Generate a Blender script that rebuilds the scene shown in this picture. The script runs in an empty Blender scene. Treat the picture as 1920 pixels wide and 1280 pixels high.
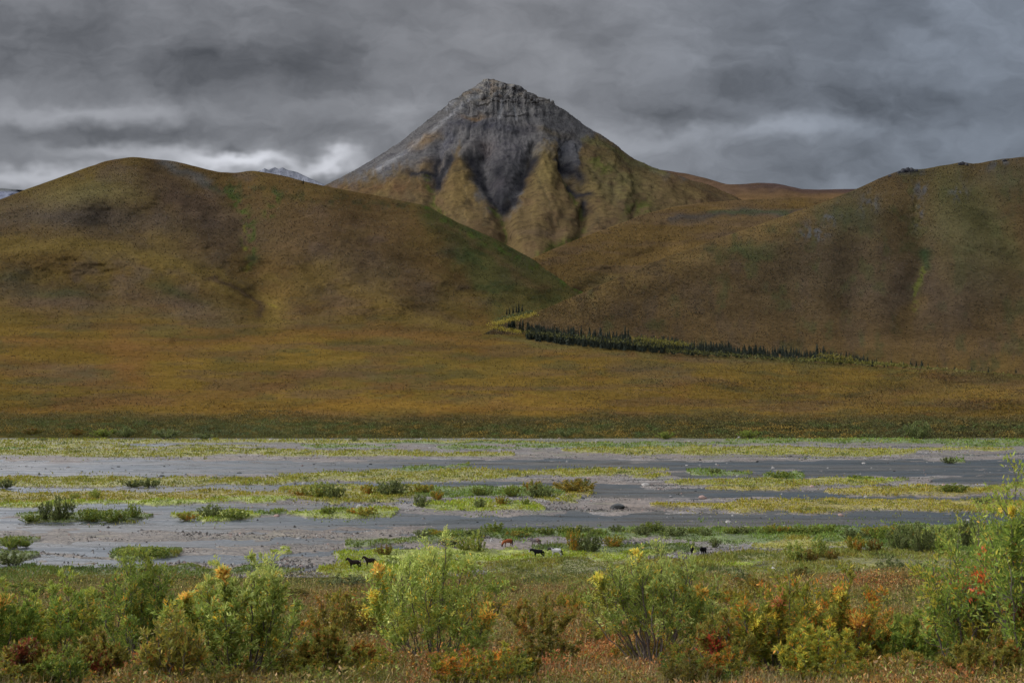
import bpy, math, random
import numpy as np
from mathutils import Vector, Matrix

# ------------------------------------------------------------------ scene, camera, light
scene = bpy.context.scene
COL = scene.collection
CAM_H = 30.3
FPX = 2400.0
TH = math.atan(80.0 / FPX)
CT, ST = math.cos(TH), math.sin(TH)

cam = bpy.data.cameras.new("camera")
cam.sensor_width = 36.0
cam.lens = 45.0
cam.clip_start = 0.5
cam.clip_end = 120000
cam_ob = bpy.data.objects.new("camera", cam)
COL.objects.link(cam_ob)
cam_ob.location = (0, 0, CAM_H)
cam_ob.rotation_euler = (math.pi / 2 + TH, 0, 0)
scene.camera = cam_ob

SUN_EL, SUN_ROT = math.radians(40), math.radians(-74)     # rotation clockwise from +Y
sd = Vector((math.sin(SUN_ROT) * math.cos(SUN_EL), math.cos(SUN_ROT) * math.cos(SUN_EL), math.sin(SUN_EL)))
sun = bpy.data.lights.new("sun", 'SUN')
sun.energy = 1.6
sun.angle = math.radians(14)
sun.color = (1.0, 0.96, 0.9)
sun_ob = bpy.data.objects.new("sun", sun)
COL.objects.link(sun_ob)
sun_ob.rotation_euler = sd.to_track_quat('Z', 'Y').to_euler()

scene.view_settings.view_transform = 'Standard'
scene.view_settings.look = 'None'
scene.view_settings.exposure = 0.0
scene.view_settings.gamma = 1.0


class NT:
    """small helper for building node trees"""
    def __init__(s, tree):
        s.t = tree
        s.n = tree.nodes
        s.l = tree.links

    def put(s, sock, v):
        if isinstance(v, bpy.types.NodeSocket):
            s.l.new(v, sock)
        elif v is not None:
            sock.default_value = v

    def m(s, op, a, b=None, c=None, clamp=False):
        n = s.n.new('ShaderNodeMath')
        n.operation = op
        n.use_clamp = clamp
        s.put(n.inputs[0], a)
        s.put(n.inputs[1], b)
        s.put(n.inputs[2], c)
        return n.outputs[0]

    def mix(s, f, a, b, mode='MIX'):
        n = s.n.new('ShaderNodeMix')
        n.data_type = 'RGBA'
        n.blend_type = mode
        s.put(n.inputs[0], f)
        s.put(n.inputs[6], a)
        s.put(n.inputs[7], b)
        return n.outputs[2]

    def noise(s, vec, scale, detail=4, rough=0.55, dist=0.0):
        n = s.n.new('ShaderNodeTexNoise')
        n.inputs['Scale'].default_value = scale
        n.inputs['Detail'].default_value = detail
        n.inputs['Roughness'].default_value = rough
        n.inputs['Distortion'].default_value = dist
        if vec is not None:
            s.l.new(vec, n.inputs['Vector'])
        return n.outputs['Fac']

    def xyz(s, x, y, z):
        n = s.n.new('ShaderNodeCombineXYZ')
        s.put(n.inputs[0], x)
        s.put(n.inputs[1], y)
        s.put(n.inputs[2], z)
        return n.outputs[0]

    def rng(s, v, a, b, c, d, smooth=True):
        n = s.n.new('ShaderNodeMapRange')
        n.interpolation_type = 'SMOOTHSTEP' if smooth else 'LINEAR'
        s.put(n.inputs[0], v)
        n.inputs[1].default_value = a
        n.inputs[2].default_value = b
        n.inputs[3].default_value = c
        n.inputs[4].default_value = d
        return n.outputs[0]


# ------------------------------------------------------------------ world: sky texture behind a broken overcast
world = bpy.data.worlds.new("World")
scene.world = world
world.use_nodes = True
world.node_tree.nodes.clear()
W = NT(world.node_tree)
tc = W.n.new('ShaderNodeTexCoord')
sp = W.n.new('ShaderNodeSeparateXYZ')
W.l.new(tc.outputs['Generated'], sp.inputs[0])
dx, dy, dz = sp.outputs
dyc = W.m('MAXIMUM', dy, 0.25)
U = W.m('MULTIPLY_ADD', W.m('DIVIDE', dx, dyc), 2.4, 0.96)      # thousands: 0..1.92 across the north sky
V = W.m('MULTIPLY_ADD', W.m('DIVIDE', dz, dyc), -2.4, 0.72)
w1 = W.noise(W.xyz(W.m('MULTIPLY', U, 1.0), W.m('MULTIPLY', V, 1.9), 0.0), 3.0, 3, 0.55)
w2 = W.noise(W.xyz(W.m('MULTIPLY', U, 1.0), W.m('MULTIPLY', V, 1.9), 7.3), 3.0, 3, 0.55)
Uw = W.m('ADD', U, W.m('MULTIPLY', W.m('SUBTRACT', w1, 0.5), 0.13))
Vw = W.m('ADD', V, W.m('MULTIPLY', W.m('SUBTRACT', w2, 0.5), 0.075))
w3 = W.noise(W.xyz(U, W.m('MULTIPLY', V, 1.5), 2.2), 9.0, 3, 0.6)
w4 = W.noise(W.xyz(U, W.m('MULTIPLY', V, 1.5), 9.1), 9.0, 3, 0.6)
Uw = W.m('ADD', Uw, W.m('MULTIPLY', W.m('SUBTRACT', w3, 0.5), 0.12))
Vw = W.m('ADD', Vw, W.m('MULTIPLY', W.m('SUBTRACT', w4, 0.5), 0.075))
# brightness masses: (u, v, ru, rv, amount)
BL = [
    (0.30, 0.125, .40, .045, -.050), (0.55, 0.09, .16, .030, -.020), (0.05, 0.05, .22, .05, -.030), (0.95, 0.02, .45, .045, .022), (0.62, 0.03, .15, .03, -.01),
    (0.12, 0.205, .22, .020, .075), (0.62, 0.21, .16, .030, .040), (0.22, 0.250, .15, .022, -.050), (0.48, 0.250, .14, .018, -.015), (0.02, 0.27, .08, .02, .03),
    (0.05, 0.325, .22, .020, .17), (0.45, 0.298, .15, .016, .30), (0.63, 0.305, .07, .014, .24), (0.43, 0.280, .035, .010, -.10), (0.57, 0.296, .04, .012, -.14), (0.20, 0.285, .12, .012, .10),
    (0.76, 0.22, .07, .05, .03), (1.15, 0.12, .16, .05, .022), (1.28, 0.215, .14, .020, -.045), (1.50, 0.17, .28, .035, -.040), (1.80, 0.20, .25, .05, -.045), (1.78, 0.09, .14, .03, .022),
    (1.25, 0.262, .14, .024, .060), (1.46, 0.235, .12, .018, .065), (1.62, 0.26, .12, .02, .02), (1.35, 0.325, .30, .020, -.012), (1.80, 0.30, .25, .03, -.020), (1.88, 0.01, .10, .04, .03), (1.10, 0.27, .10, .05, .030),
]
acc = None
for (u, v, ru, rv, a) in BL:
    a *= 1.65
    du = W.m('MULTIPLY', W.m('SUBTRACT', Uw, u), 1 / ru)
    dv = W.m('MULTIPLY', W.m('SUBTRACT', Vw, v), 1 / rv)
    r2 = W.m('MULTIPLY_ADD', du, du, W.m('MULTIPLY', dv, dv))
    g = W.m('MULTIPLY', W.m('EXPONENT', W.m('MULTIPLY', r2, -1.0)), a)
    acc = g if acc is None else W.m('ADD', acc, g)
f1 = W.noise(W.xyz(Uw, W.m('MULTIPLY', Vw, 1.7), 1.0), 4.6, 7, 0.55, 0.0)
f1 = W.m('ADD', W.m('MULTIPLY', f1, .45), W.rng(f1, .38, .62, .18, .42))
f2 = W.noise(W.xyz(Uw, W.m('MULTIPLY', Vw, 1.9), 4.0), 11.0, 6, 0.55, 0.0)
lum = W.m('ADD', W.m('ADD', acc, 0.198), W.m('MULTIPLY', W.m('SUBTRACT', f1, 0.5), 0.19))
lum = W.m('ADD', lum, W.m('MULTIPLY', W.m('SUBTRACT', f2, 0.5), 0.13))
lum = W.m('MAXIMUM', lum, 0.075)
front = W.rng(dy, 0.15, 0.5, 0.0, 1.0)
lum = W.m('ADD', W.m('MULTIPLY', lum, front), W.m('MULTIPLY', W.m('SUBTRACT', 1.0, front), 0.17))
# overcast sky is brightest overhead
up = W.rng(dz, 0.27, 0.80, 1.0, 4.5)
lum = W.m('MULTIPLY', lum, up)
side = W.rng(dx, -0.36, 0.02, 15.0, 0.62)  # added bright band in the unseen upper left sky, brightens the left water
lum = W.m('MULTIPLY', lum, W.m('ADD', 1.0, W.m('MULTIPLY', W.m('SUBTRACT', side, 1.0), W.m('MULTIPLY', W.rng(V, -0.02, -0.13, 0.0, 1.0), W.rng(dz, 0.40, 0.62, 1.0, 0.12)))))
tint = W.mix(W.rng(U, 0.9, 1.9, 0.0, 1.0), (0.97, 0.99, 1.065, 1), (0.87, 0.99, 1.19, 1))
cl = W.mix(1.0, tint, W.xyz(lum, lum, lum), 'MULTIPLY')
cl10 = W.mix(1.0, cl, (10, 10, 10, 1), 'MULTIPLY')
sky = W.n.new('ShaderNodeTexSky')
sky.sky_type = 'NISHITA'
sky.sun_disc = False
sky.sun_elevation = SUN_EL
sky.sun_rotation = SUN_ROT
sky.altitude = 900
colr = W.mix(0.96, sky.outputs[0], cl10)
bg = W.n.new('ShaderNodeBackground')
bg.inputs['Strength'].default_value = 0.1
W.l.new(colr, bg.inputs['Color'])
wo = W.n.new('ShaderNodeOutputWorld')
W.l.new(bg.outputs[0], wo.inputs['Surface'])
world.cycles.sampling_method = 'MANUAL'
world.cycles.sample_map_resolution = 512

# ------------------------------------------------------------------ numeric helpers
R0 = np.random.RandomState(11)
_LAT = np.random.RandomState(5).rand(256, 256)


def vnoise(x, y):
    xi = np.floor(x).astype(np.int64)
    yi = np.floor(y).astype(np.int64)
    fx = x - xi
    fy = y - yi
    fx = fx * fx * (3 - 2 * fx)
    fy = fy * fy * (3 - 2 * fy)
    a = _LAT[xi & 255, yi & 255]
    b = _LAT[(xi + 1) & 255, yi & 255]
    c = _LAT[xi & 255, (yi + 1) & 255]
    d = _LAT[(xi + 1) & 255, (yi + 1) & 255]
    return (a * (1 - fx) + b * fx) * (1 - fy) + (c * (1 - fx) + d * fx) * fy


def fbm(x, y, o=4, s=0.0):
    r = 0
    a = 0.5
    for k in range(o):
        r = r + a * (vnoise(x * 2 ** k + 17.3 * k + s, y * 2 ** k + 9.1 * k - s) * 2 - 1)
        a *= 0.5
    return r          # about -1..1


def sstep(a, b, x):
    t = np.clip((x - a) / (b - a), 0, 1)
    return t * t * (3 - 2 * t)


def ip(x, pts):
    p = np.array(pts, float)
    return np.interp(x, p[:, 0], p[:, 1])


def ips(x, pts):
    """interp, softened a little"""
    return (ip(x - 9, pts) + ip(x, pts) * 2 + ip(x + 9, pts)) / 4


def P(px, py, D):
    """point at forward distance D seen in the photograph's pixel px, py"""
    a = (np.asarray(px, float) - 960) / FPX
    b = (640 - np.asarray(py, float)) / FPX
    k = D / (CT - b * ST)
    return a * k, D * np.ones_like(a * k), CAM_H + (ST + b * CT) * k


def proj(X, Y, Z):
    zr = Z - CAM_H
    f = Y * CT + zr * ST
    u = -Y * ST + zr * CT
    return 960 + FPX * X / f, 640 - FPX * u / f


def Dplane(py, z=0.0):
    b = (640 - np.asarray(py, float)) / FPX
    return (z - CAM_H) * (CT - b * ST) / (ST + b * CT)


def seg_dist(px, py, pts, asp=1.0):
    d = np.full(np.shape(px), 1e9)
    for (x0, y0), (x1, y1) in zip(pts[:-1], pts[1:]):
        vx, vy = x1 - x0, (y1 - y0) * asp
        L = vx * vx + vy * vy + 1e-9
        t = np.clip(((px - x0) * vx + (py - y0) * asp * vy) / L, 0, 1)
        d = np.minimum(d, np.hypot(px - x0 - t * vx, (py - y0) * asp - t * vy))
    return d


def lineg(px, py, pts, w, asp=1.0):
    return np.exp(-(seg_dist(px, py, pts, asp) / w) ** 2)


def blob(px, py, cx, cy, rx, ry, rot=0.0):
    c, s = math.cos(rot), math.sin(rot)
    u = (px - cx) * c + (py - cy) * s
    v = -(px - cx) * s + (py - cy) * c
    return np.exp(-((u / rx) ** 2 + (v / ry) ** 2))


def paint(c, m, rgb):
    m = np.clip(m, 0, 1)[..., None]
    return c * (1 - m) + np.array(rgb) * m


# ------------------------------------------------------------------ mesh helpers
def mesh_from(name, verts, faces, cols=None, smooth=False):
    """verts (N,3), faces (M,k) array"""
    verts = np.ascontiguousarray(verts, dtype=np.float32)
    faces = np.ascontiguousarray(faces, dtype=np.int32)
    me = bpy.data.meshes.new(name)
    n, (m, k) = len(verts), faces.shape
    me.vertices.add(n)
    me.vertices.foreach_set('co', verts.ravel())
    me.loops.add(m * k)
    me.loops.foreach_set('vertex_index', faces.ravel())
    me.polygons.add(m)
    me.polygons.foreach_set('loop_start', np.arange(m, dtype=np.int32) * k)
    me.update(calc_edges=True)
    if smooth:
        me.polygons.foreach_set('use_smooth', np.ones(m, dtype=bool))
    if cols is not None:
        at = me.color_attributes.new('Col', 'FLOAT_COLOR', 'POINT')
        c4 = np.ones((n, 4), dtype=np.float32)
        c4[:, :3] = cols
        at.data.foreach_set('color', c4.ravel())
    me.validate()
    return me


def link(name, me, mat, parent=None):
    o = bpy.data.objects.new(name, me)
    COL.objects.link(o)
    if mat is not None and len(me.materials) == 0:
        me.materials.append(mat)
    if parent is not None:
        o.parent = parent
    return o


def grid_obj(name, X, Y, Z, C, mat):
    n, m = X.shape
    v = np.stack([X, Y, Z], -1).reshape(-1, 3)
    i = np.arange(n * m).reshape(n, m)
    f = np.stack([i[:-1, :-1], i[:-1, 1:], i[1:, 1:], i[1:, :-1]], -1).reshape(-1, 4)
    me = mesh_from(name, v, f, C.reshape(-1, 3), smooth=True)
    return link(name, me, mat)


def tag(o, label=None, cat=None, group=None, kind=None):
    if label:
        o['label'] = label
    if cat:
        o['category'] = cat
    if group:
        o['group'] = group
    if kind:
        o['kind'] = kind
    return o


def empty(name, loc, rz=0.0):
    o = bpy.data.objects.new(name, None)
    COL.objects.link(o)
    o.empty_display_size = 0.2
    o.location = loc
    o.rotation_euler = (0, 0, rz)
    return o


def leaf_quads(pos, dirv, length, width, rng):
    """diamond leaves; returns verts, faces"""
    n = len(pos)
    dirv = dirv / (np.linalg.norm(dirv, axis=1, keepdims=True) + 1e-9)
    r = rng.normal(size=(n, 3))
    side = np.cross(dirv, r)
    side /= (np.linalg.norm(side, axis=1, keepdims=True) + 1e-9)
    L = np.broadcast_to(np.asarray(length, float), (n,))[:, None]
    Wd = np.broadcast_to(np.asarray(width, float), (n,))[:, None]
    nrm = np.cross(dirv, side)
    v = np.empty((n, 4, 3))
    v[:, 0] = pos
    v[:, 1] = pos + dirv * L * .45 + side * Wd * .5 + nrm * Wd * .15
    v[:, 2] = pos + dirv * L
    v[:, 3] = pos + dirv * L * .45 - side * Wd * .5 + nrm * Wd * .15
    return v.reshape(-1, 3), np.arange(n * 4).reshape(n, 4)


def tubes(paths, radii, sides=5):
    """paths: list of (k,3); radii: list of (k,)"""
    V, F = [], []
    off = 0
    for p, r in zip(paths, radii):
        p = np.asarray(p)
        k = len(p)
        t = np.gradient(p, axis=0)
        t /= (np.linalg.norm(t, axis=1, keepdims=True) + 1e-9)
        ref = np.array([1.0, 0.13, 0.07]) if abs(t[0][0]) < .8 else np.array([0.1, 1.0, 0.1])
        a = np.cross(t, ref)
        a /= (np.linalg.norm(a, axis=1, keepdims=True) + 1e-9)
        b = np.cross(t, a)
        an = np.arange(sides) * 2 * math.pi / sides
        ring = p[:, None, :] + np.asarray(r)[:, None, None] * (a[:, None, :] * np.cos(an)[None, :, None] + b[:, None, :] * np.sin(an)[None, :, None])
        V.append(ring.reshape(-1, 3))
        i = np.arange(k * sides).reshape(k, sides) + off
        j = np.roll(i, -1, axis=1)
        F.append(np.stack([i[:-1], j[:-1], j[1:], i[1:]], -1).reshape(-1, 4))
        off += k * sides
    return np.concatenate(V), np.concatenate(F)


# ------------------------------------------------------------------ materials
def new_mat(name):
    m = bpy.data.materials.new(name)
    m.use_nodes = True
    m.node_tree.nodes.clear()
    return m, NT(m.node_tree)


def finish(T, shader):
    o = T.n.new('ShaderNodeOutputMaterial')
    T.l.new(shader, o.inputs['Surface'])


def attr(T):
    a = T.n.new('ShaderNodeAttribute')
    a.attribute_name = 'Col'
    return a.outputs['Color']


def pos(T):
    g = T.n.new('ShaderNodeNewGeometry')
    return g.outputs['Position']


def bump(T, h, strength, dist):
    b = T.n.new('ShaderNodeBump')
    b.inputs['Strength'].default_value = strength
    b.inputs['Distance'].default_value = dist
    T.l.new(h, b.inputs['Height'])
    return b.outputs['Normal']


def terrain_mat(name, big, small, amp1, amp2, bdist, speck=(0.45, 0.5), speck_size=None, tint=(0.80, 0.80, 0.74)):
    m, T = new_mat(name)
    p = pos(T)
    c = attr(T)
    n1 = T.noise(p, 1.0 / big, 5, 0.6)
    n2 = T.noise(p, 1.0 / small, 4, 0.65)
    n3 = T.noise(p, 1.0 / (speck_size or small * 2.3), 3, 0.7)
    k = T.m('ADD', T.m('MULTIPLY', T.m('SUBTRACT', n1, .5), amp1), T.m('MULTIPLY', T.m('SUBTRACT', n2, .5), amp2))
    k = T.m('ADD', k, 1.0)
    k = T.m('MAXIMUM', k, .25)
    kc = T.xyz(k, k, k)
    c2 = T.mix(1.0, c, kc, 'MULTIPLY')
    sp_ = T.rng(n3, speck[0] + .1, speck[1] + .14, 0.0, .75)
    c3 = T.mix(sp_, c2, T.mix(1.0, c2, tint + (1,), 'MULTIPLY'))
    b = T.n.new('ShaderNodeBsdfDiffuse')
    T.l.new(c3, b.inputs['Color'])
    h = T.m('ADD', n2, T.m('MULTIPLY', n1, big / small * .25))
    T.l.new(bump(T, h, 1.0, bdist), b.inputs['Normal'])
    finish(T, b.outputs[0])
    return m


M_TUNDRA = terrain_mat('tundra', 90, 5.0, 1.1, 1.5, 1.0, speck=(.42, .44), speck_size=11)
M_ROCKY = terrain_mat('mountain_rock', 140, 20, .6, 1.0, 3.5, speck=(.45, .45), tint=(0.62, 0.62, 0.68))
M_FORE = terrain_mat('heath_soil', 2.2, 0.16, 1.4, 2.4, 0.06)


def gravel_mat():
    m, T = new_mat('river_gravel')
    p = pos(T)
    c = attr(T)
    vo = T.n.new('ShaderNodeTexVoronoi')
    vo.inputs['Scale'].default_value = 2.2
    T.l.new(p, vo.inputs['Vector'])
    sepc = T.n.new('ShaderNodeSeparateColor')
    T.l.new(vo.outputs['Color'], sepc.inputs[0])
    n1 = T.noise(p, .13, 5, .65)
    n2 = T.noise(p, 1.4, 4, .7)
    k = T.m('ADD', T.m('MULTIPLY', T.m('SUBTRACT', n1, .5), 2.2), T.m('MULTIPLY', T.m('SUBTRACT', n2, .5), 3.0))
    k = T.m('ADD', k, T.m('MULTIPLY', T.m('SUBTRACT', sepc.outputs[0], .5), .9))
    k = T.m('MAXIMUM', T.m('ADD', k, 1.0), .25)
    c2 = T.mix(1.0, c, T.xyz(k, k, k), 'MULTIPLY')
    b = T.n.new('ShaderNodeBsdfPrincipled')
    T.l.new(c2, b.inputs['Base Color'])
    b.inputs['Roughness'].default_value = .85
    T.l.new(bump(T, T.m('ADD', n2, sepc.outputs[0]), .7, .12), b.inputs['Normal'])
    finish(T, b.outputs[0])
    return m


M_GRAVEL = gravel_mat()


def water_mat():
    m, T = new_mat('river_water')
    p = pos(T)
    mp = T.n.new('ShaderNodeMapping')
    T.l.new(p, mp.inputs['Vector'])
    mp.inputs['Scale'].default_value = (1.0, .45, 1)
    n1 = T.noise(mp.outputs[0], 1.3, 4, .65, .4)
    mq = T.n.new('ShaderNodeMapping')
    T.l.new(p, mq.inputs['Vector'])
    mq.inputs['Scale'].default_value = (.25, 1.0, 1)
    n2 = T.noise(mq.outputs[0], .16, 5, .6)
    n3 = T.noise(mq.outputs[0], .05, 4, .6)
    b = T.n.new('ShaderNodeBsdfPrincipled')
    T.l.new(T.mix(T.rng(n3, .4, .62, 0, 1), (.030, .040, .045, 1), (.06, .056, .048, 1)), b.inputs['Base Color'])
    T.l.new(T.rng(n2, .38, .62, .26, .60), b.inputs['Roughness'])
    b.inputs['IOR'].default_value = 1.38
    T.l.new(bump(T, n1, 1.0, .12), b.inputs['Normal'])
    finish(T, b.outputs[0])
    return m


M_WATER = water_mat()


def leaf_mat(name, trans=.35, rough=.55):
    m, T = new_mat(name)
    c = attr(T)
    g = T.n.new('ShaderNodeObjectInfo')
    r = T.rng(g.outputs['Random'], 0, 1, .85, 1.12, False)
    c = T.mix(1.0, c, T.xyz(r, r, r), 'MULTIPLY')
    d = T.n.new('ShaderNodeBsdfPrincipled')
    T.l.new(c, d.inputs['Base Color'])
    d.inputs['Roughness'].default_value = rough
    d.inputs['Specular IOR Level'].default_value = .25
    t = T.n.new('ShaderNodeBsdfTranslucent')
    T.l.new(c, t.inputs['Color'])
    x = T.n.new('ShaderNodeMixShader')
    x.inputs[0].default_value = trans
    T.l.new(d.outputs[0], x.inputs[1])
    T.l.new(t.outputs[0], x.inputs[2])
    finish(T, x.outputs[0])
    return m


M_LEAF = leaf_mat('willow_leaves', .45)
M_GRASS = leaf_mat('grass_blades', .2, .8)
M_NEEDLE = leaf_mat('spruce_needles', .05, .9)


def simple_mat(name, rgb, rough=.8, scale=20, amp=.6, bd=.01):
    m, T = new_mat(name)
    p = T.n.new('ShaderNodeTexCoord').outputs['Object']
    n = T.noise(p, scale, 5, .6)
    k = T.m('ADD', T.m('MULTIPLY', T.m('SUBTRACT', n, .5), amp * 2), 1.0)
    b = T.n.new('ShaderNodeBsdfPrincipled')
    T.l.new(T.mix(1.0, rgb + (1,), T.xyz(k, k, k), 'MULTIPLY'), b.inputs['Base Color'])
    b.inputs['Roughness'].default_value = rough
    T.l.new(bump(T, n, .6, bd), b.inputs['Normal'])
    finish(T, b.outputs[0])
    return m


M_BARK = simple_mat('willow_bark', (.10, .075, .06), .85, 30)

# colours (base colours, linear)
OCH = (.160, .101, .025)     # ochre sedge
OLI = (.125, .086, .024)
BRN = (.135, .082, .040)     # dwarf birch brown
PUR = (.098, .068, .050)     # dark purple-brown
GRN = (.070, .080, .026)
DGR = (.035, .048, .022)
YEL = (.30, .24, .035)
GREY = (.135, .135, .140)
DGREY = (.075, .078, .090)
LGREY = (.24, .24, .245)


# ------------------------------------------------------------------ layered land: each sheet is a true surface with its own depth
SH = {}


def sheet(name, x0, x1, nx, ny, top, bot, depth, colour, mat, crest=0.0, rough=1.2, back=900, backdrop=.5):
    px = np.linspace(x0, x1, nx)
    T_ = top(px) + fbm(px / 26, px * 0 + 3.3, 4) * rough
    B_ = bot(px)
    t = np.linspace(0, 1, ny)[:, None]
    py = B_[None] * (1 - t) + T_[None] * t
    pxg = np.repeat(px[None], ny, 0)
    D = depth(pxg, py)
    D = D + crest * np.clip(t - .8, 0, 1) ** 2 * 25 * sstep(190, 300, (B_ - T_))[None]
    X, Y, Z = P(pxg, py, D)
    C = colour(pxg, py)
    Xs, Ys, Zs, Cs = [X], [Y], [Z], [C]
    for k in (.04, .12, .3, .6, 1.0):
        Yk = Y[-1] + back * k
        Zk = Z[-1] - back * backdrop * k ** 1.35 - back * .012
        Xs.append((X[-1] * (Yk / Y[-1]))[None])
        Ys.append(Yk[None])
        Zs.append(Zk[None])
        Cs.append(C[-1][None])
    SH[name] = (X, Y, Z, C, D)
    o = grid_obj(name, np.concatenate(Xs), np.concatenate(Ys), np.concatenate(Zs), np.concatenate(Cs), mat)
    tag(o, kind='structure')
    return o


BANKY = [(-300, 818), (0, 819), (500, 823), (1000, 826), (1500, 829), (1920, 826), (2300, 826)]
LB_TOP = [(-320, 440), (0, 374), (60, 351), (130, 326), (200, 301), (250, 294), (330, 303), (400, 321), (440, 325), (470, 320), (520, 327),
          (600, 347), (700, 366), (760, 378), (800, 386), (860, 418), (930, 448), (1000, 487), (1050, 516), (1095, 545), (1130, 570), (1180, 625), (1220, 658),
          (1250, 663), (1500, 677), (1700, 692), (1920, 702), (2300, 712)]
DY = [(290, 2750), (400, 2350), (500, 1980), (560, 1760), (600, 1600), (625, 1450), (660, 1260), (690, 1080), (730, 920), (765, 815), (782, 772), (800, 740), (822, 716), (835, 700)]


def lb_depth(px, py):
    D = ips(py, DY)
    hill = sstep(640, 560, py)
    bench = sstep(800, 740, py)
    D = D + hill * sstep(720, 1100, px) * 330
    D = D + hill * (1 - sstep(0, 500, px)) * 90
    # gullies and spurs
    D = D + hill * 110 * lineg(px, py, [(440, 350), (455, 420), (475, 500), (490, 560), (520, 640)], 42)
    D = D - hill * 90 * lineg(px, py, [(600, 360), (640, 450), (720, 540), (880, 606)], 85)
    D = D + hill * 26 * lineg(px, py, [(395, 520), (470, 560), (510, 600)], 22)
    D = D - hill * 60 * lineg(px, py, [(-50, 455), (150, 460), (300, 480), (400, 520), (470, 580)], 40)
    D = D + hill * 60 * lineg(px, py, [(-50, 410), (200, 430), (420, 490)], 26)
    D = D - 28 * blob(px, py, 110, 560, 75, 26)
    D = D - 34 * blob(px, py, 345, 565, 85, 30, .35)
    D = D - hill * 90 * lineg(px, py, [(240, 300), (150, 360), (120, 420)], 60)
    D = D + hill * 70 * lineg(px, py, [(310, 310), (370, 350), (400, 400)], 30)
    D = D - hill * 60 * lineg(px, py, [(790, 400), (860, 470), (990, 560)], 45)
    D = D + hill * fbm(px / 70, py / 40, 4, 3) * 42 + bench * fbm(px / 200, py / 22, 4, 8) * 16
    D = D + bench * 22 * lineg(px, py, [(330, 640), (700, 628), (1100, 640)], 9, 1) * (1 - hill)
    D = D + 30 * sstep(1500, 1920, px) * bench * np.sin(py / 11.0 + px / 160)
    return D


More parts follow.
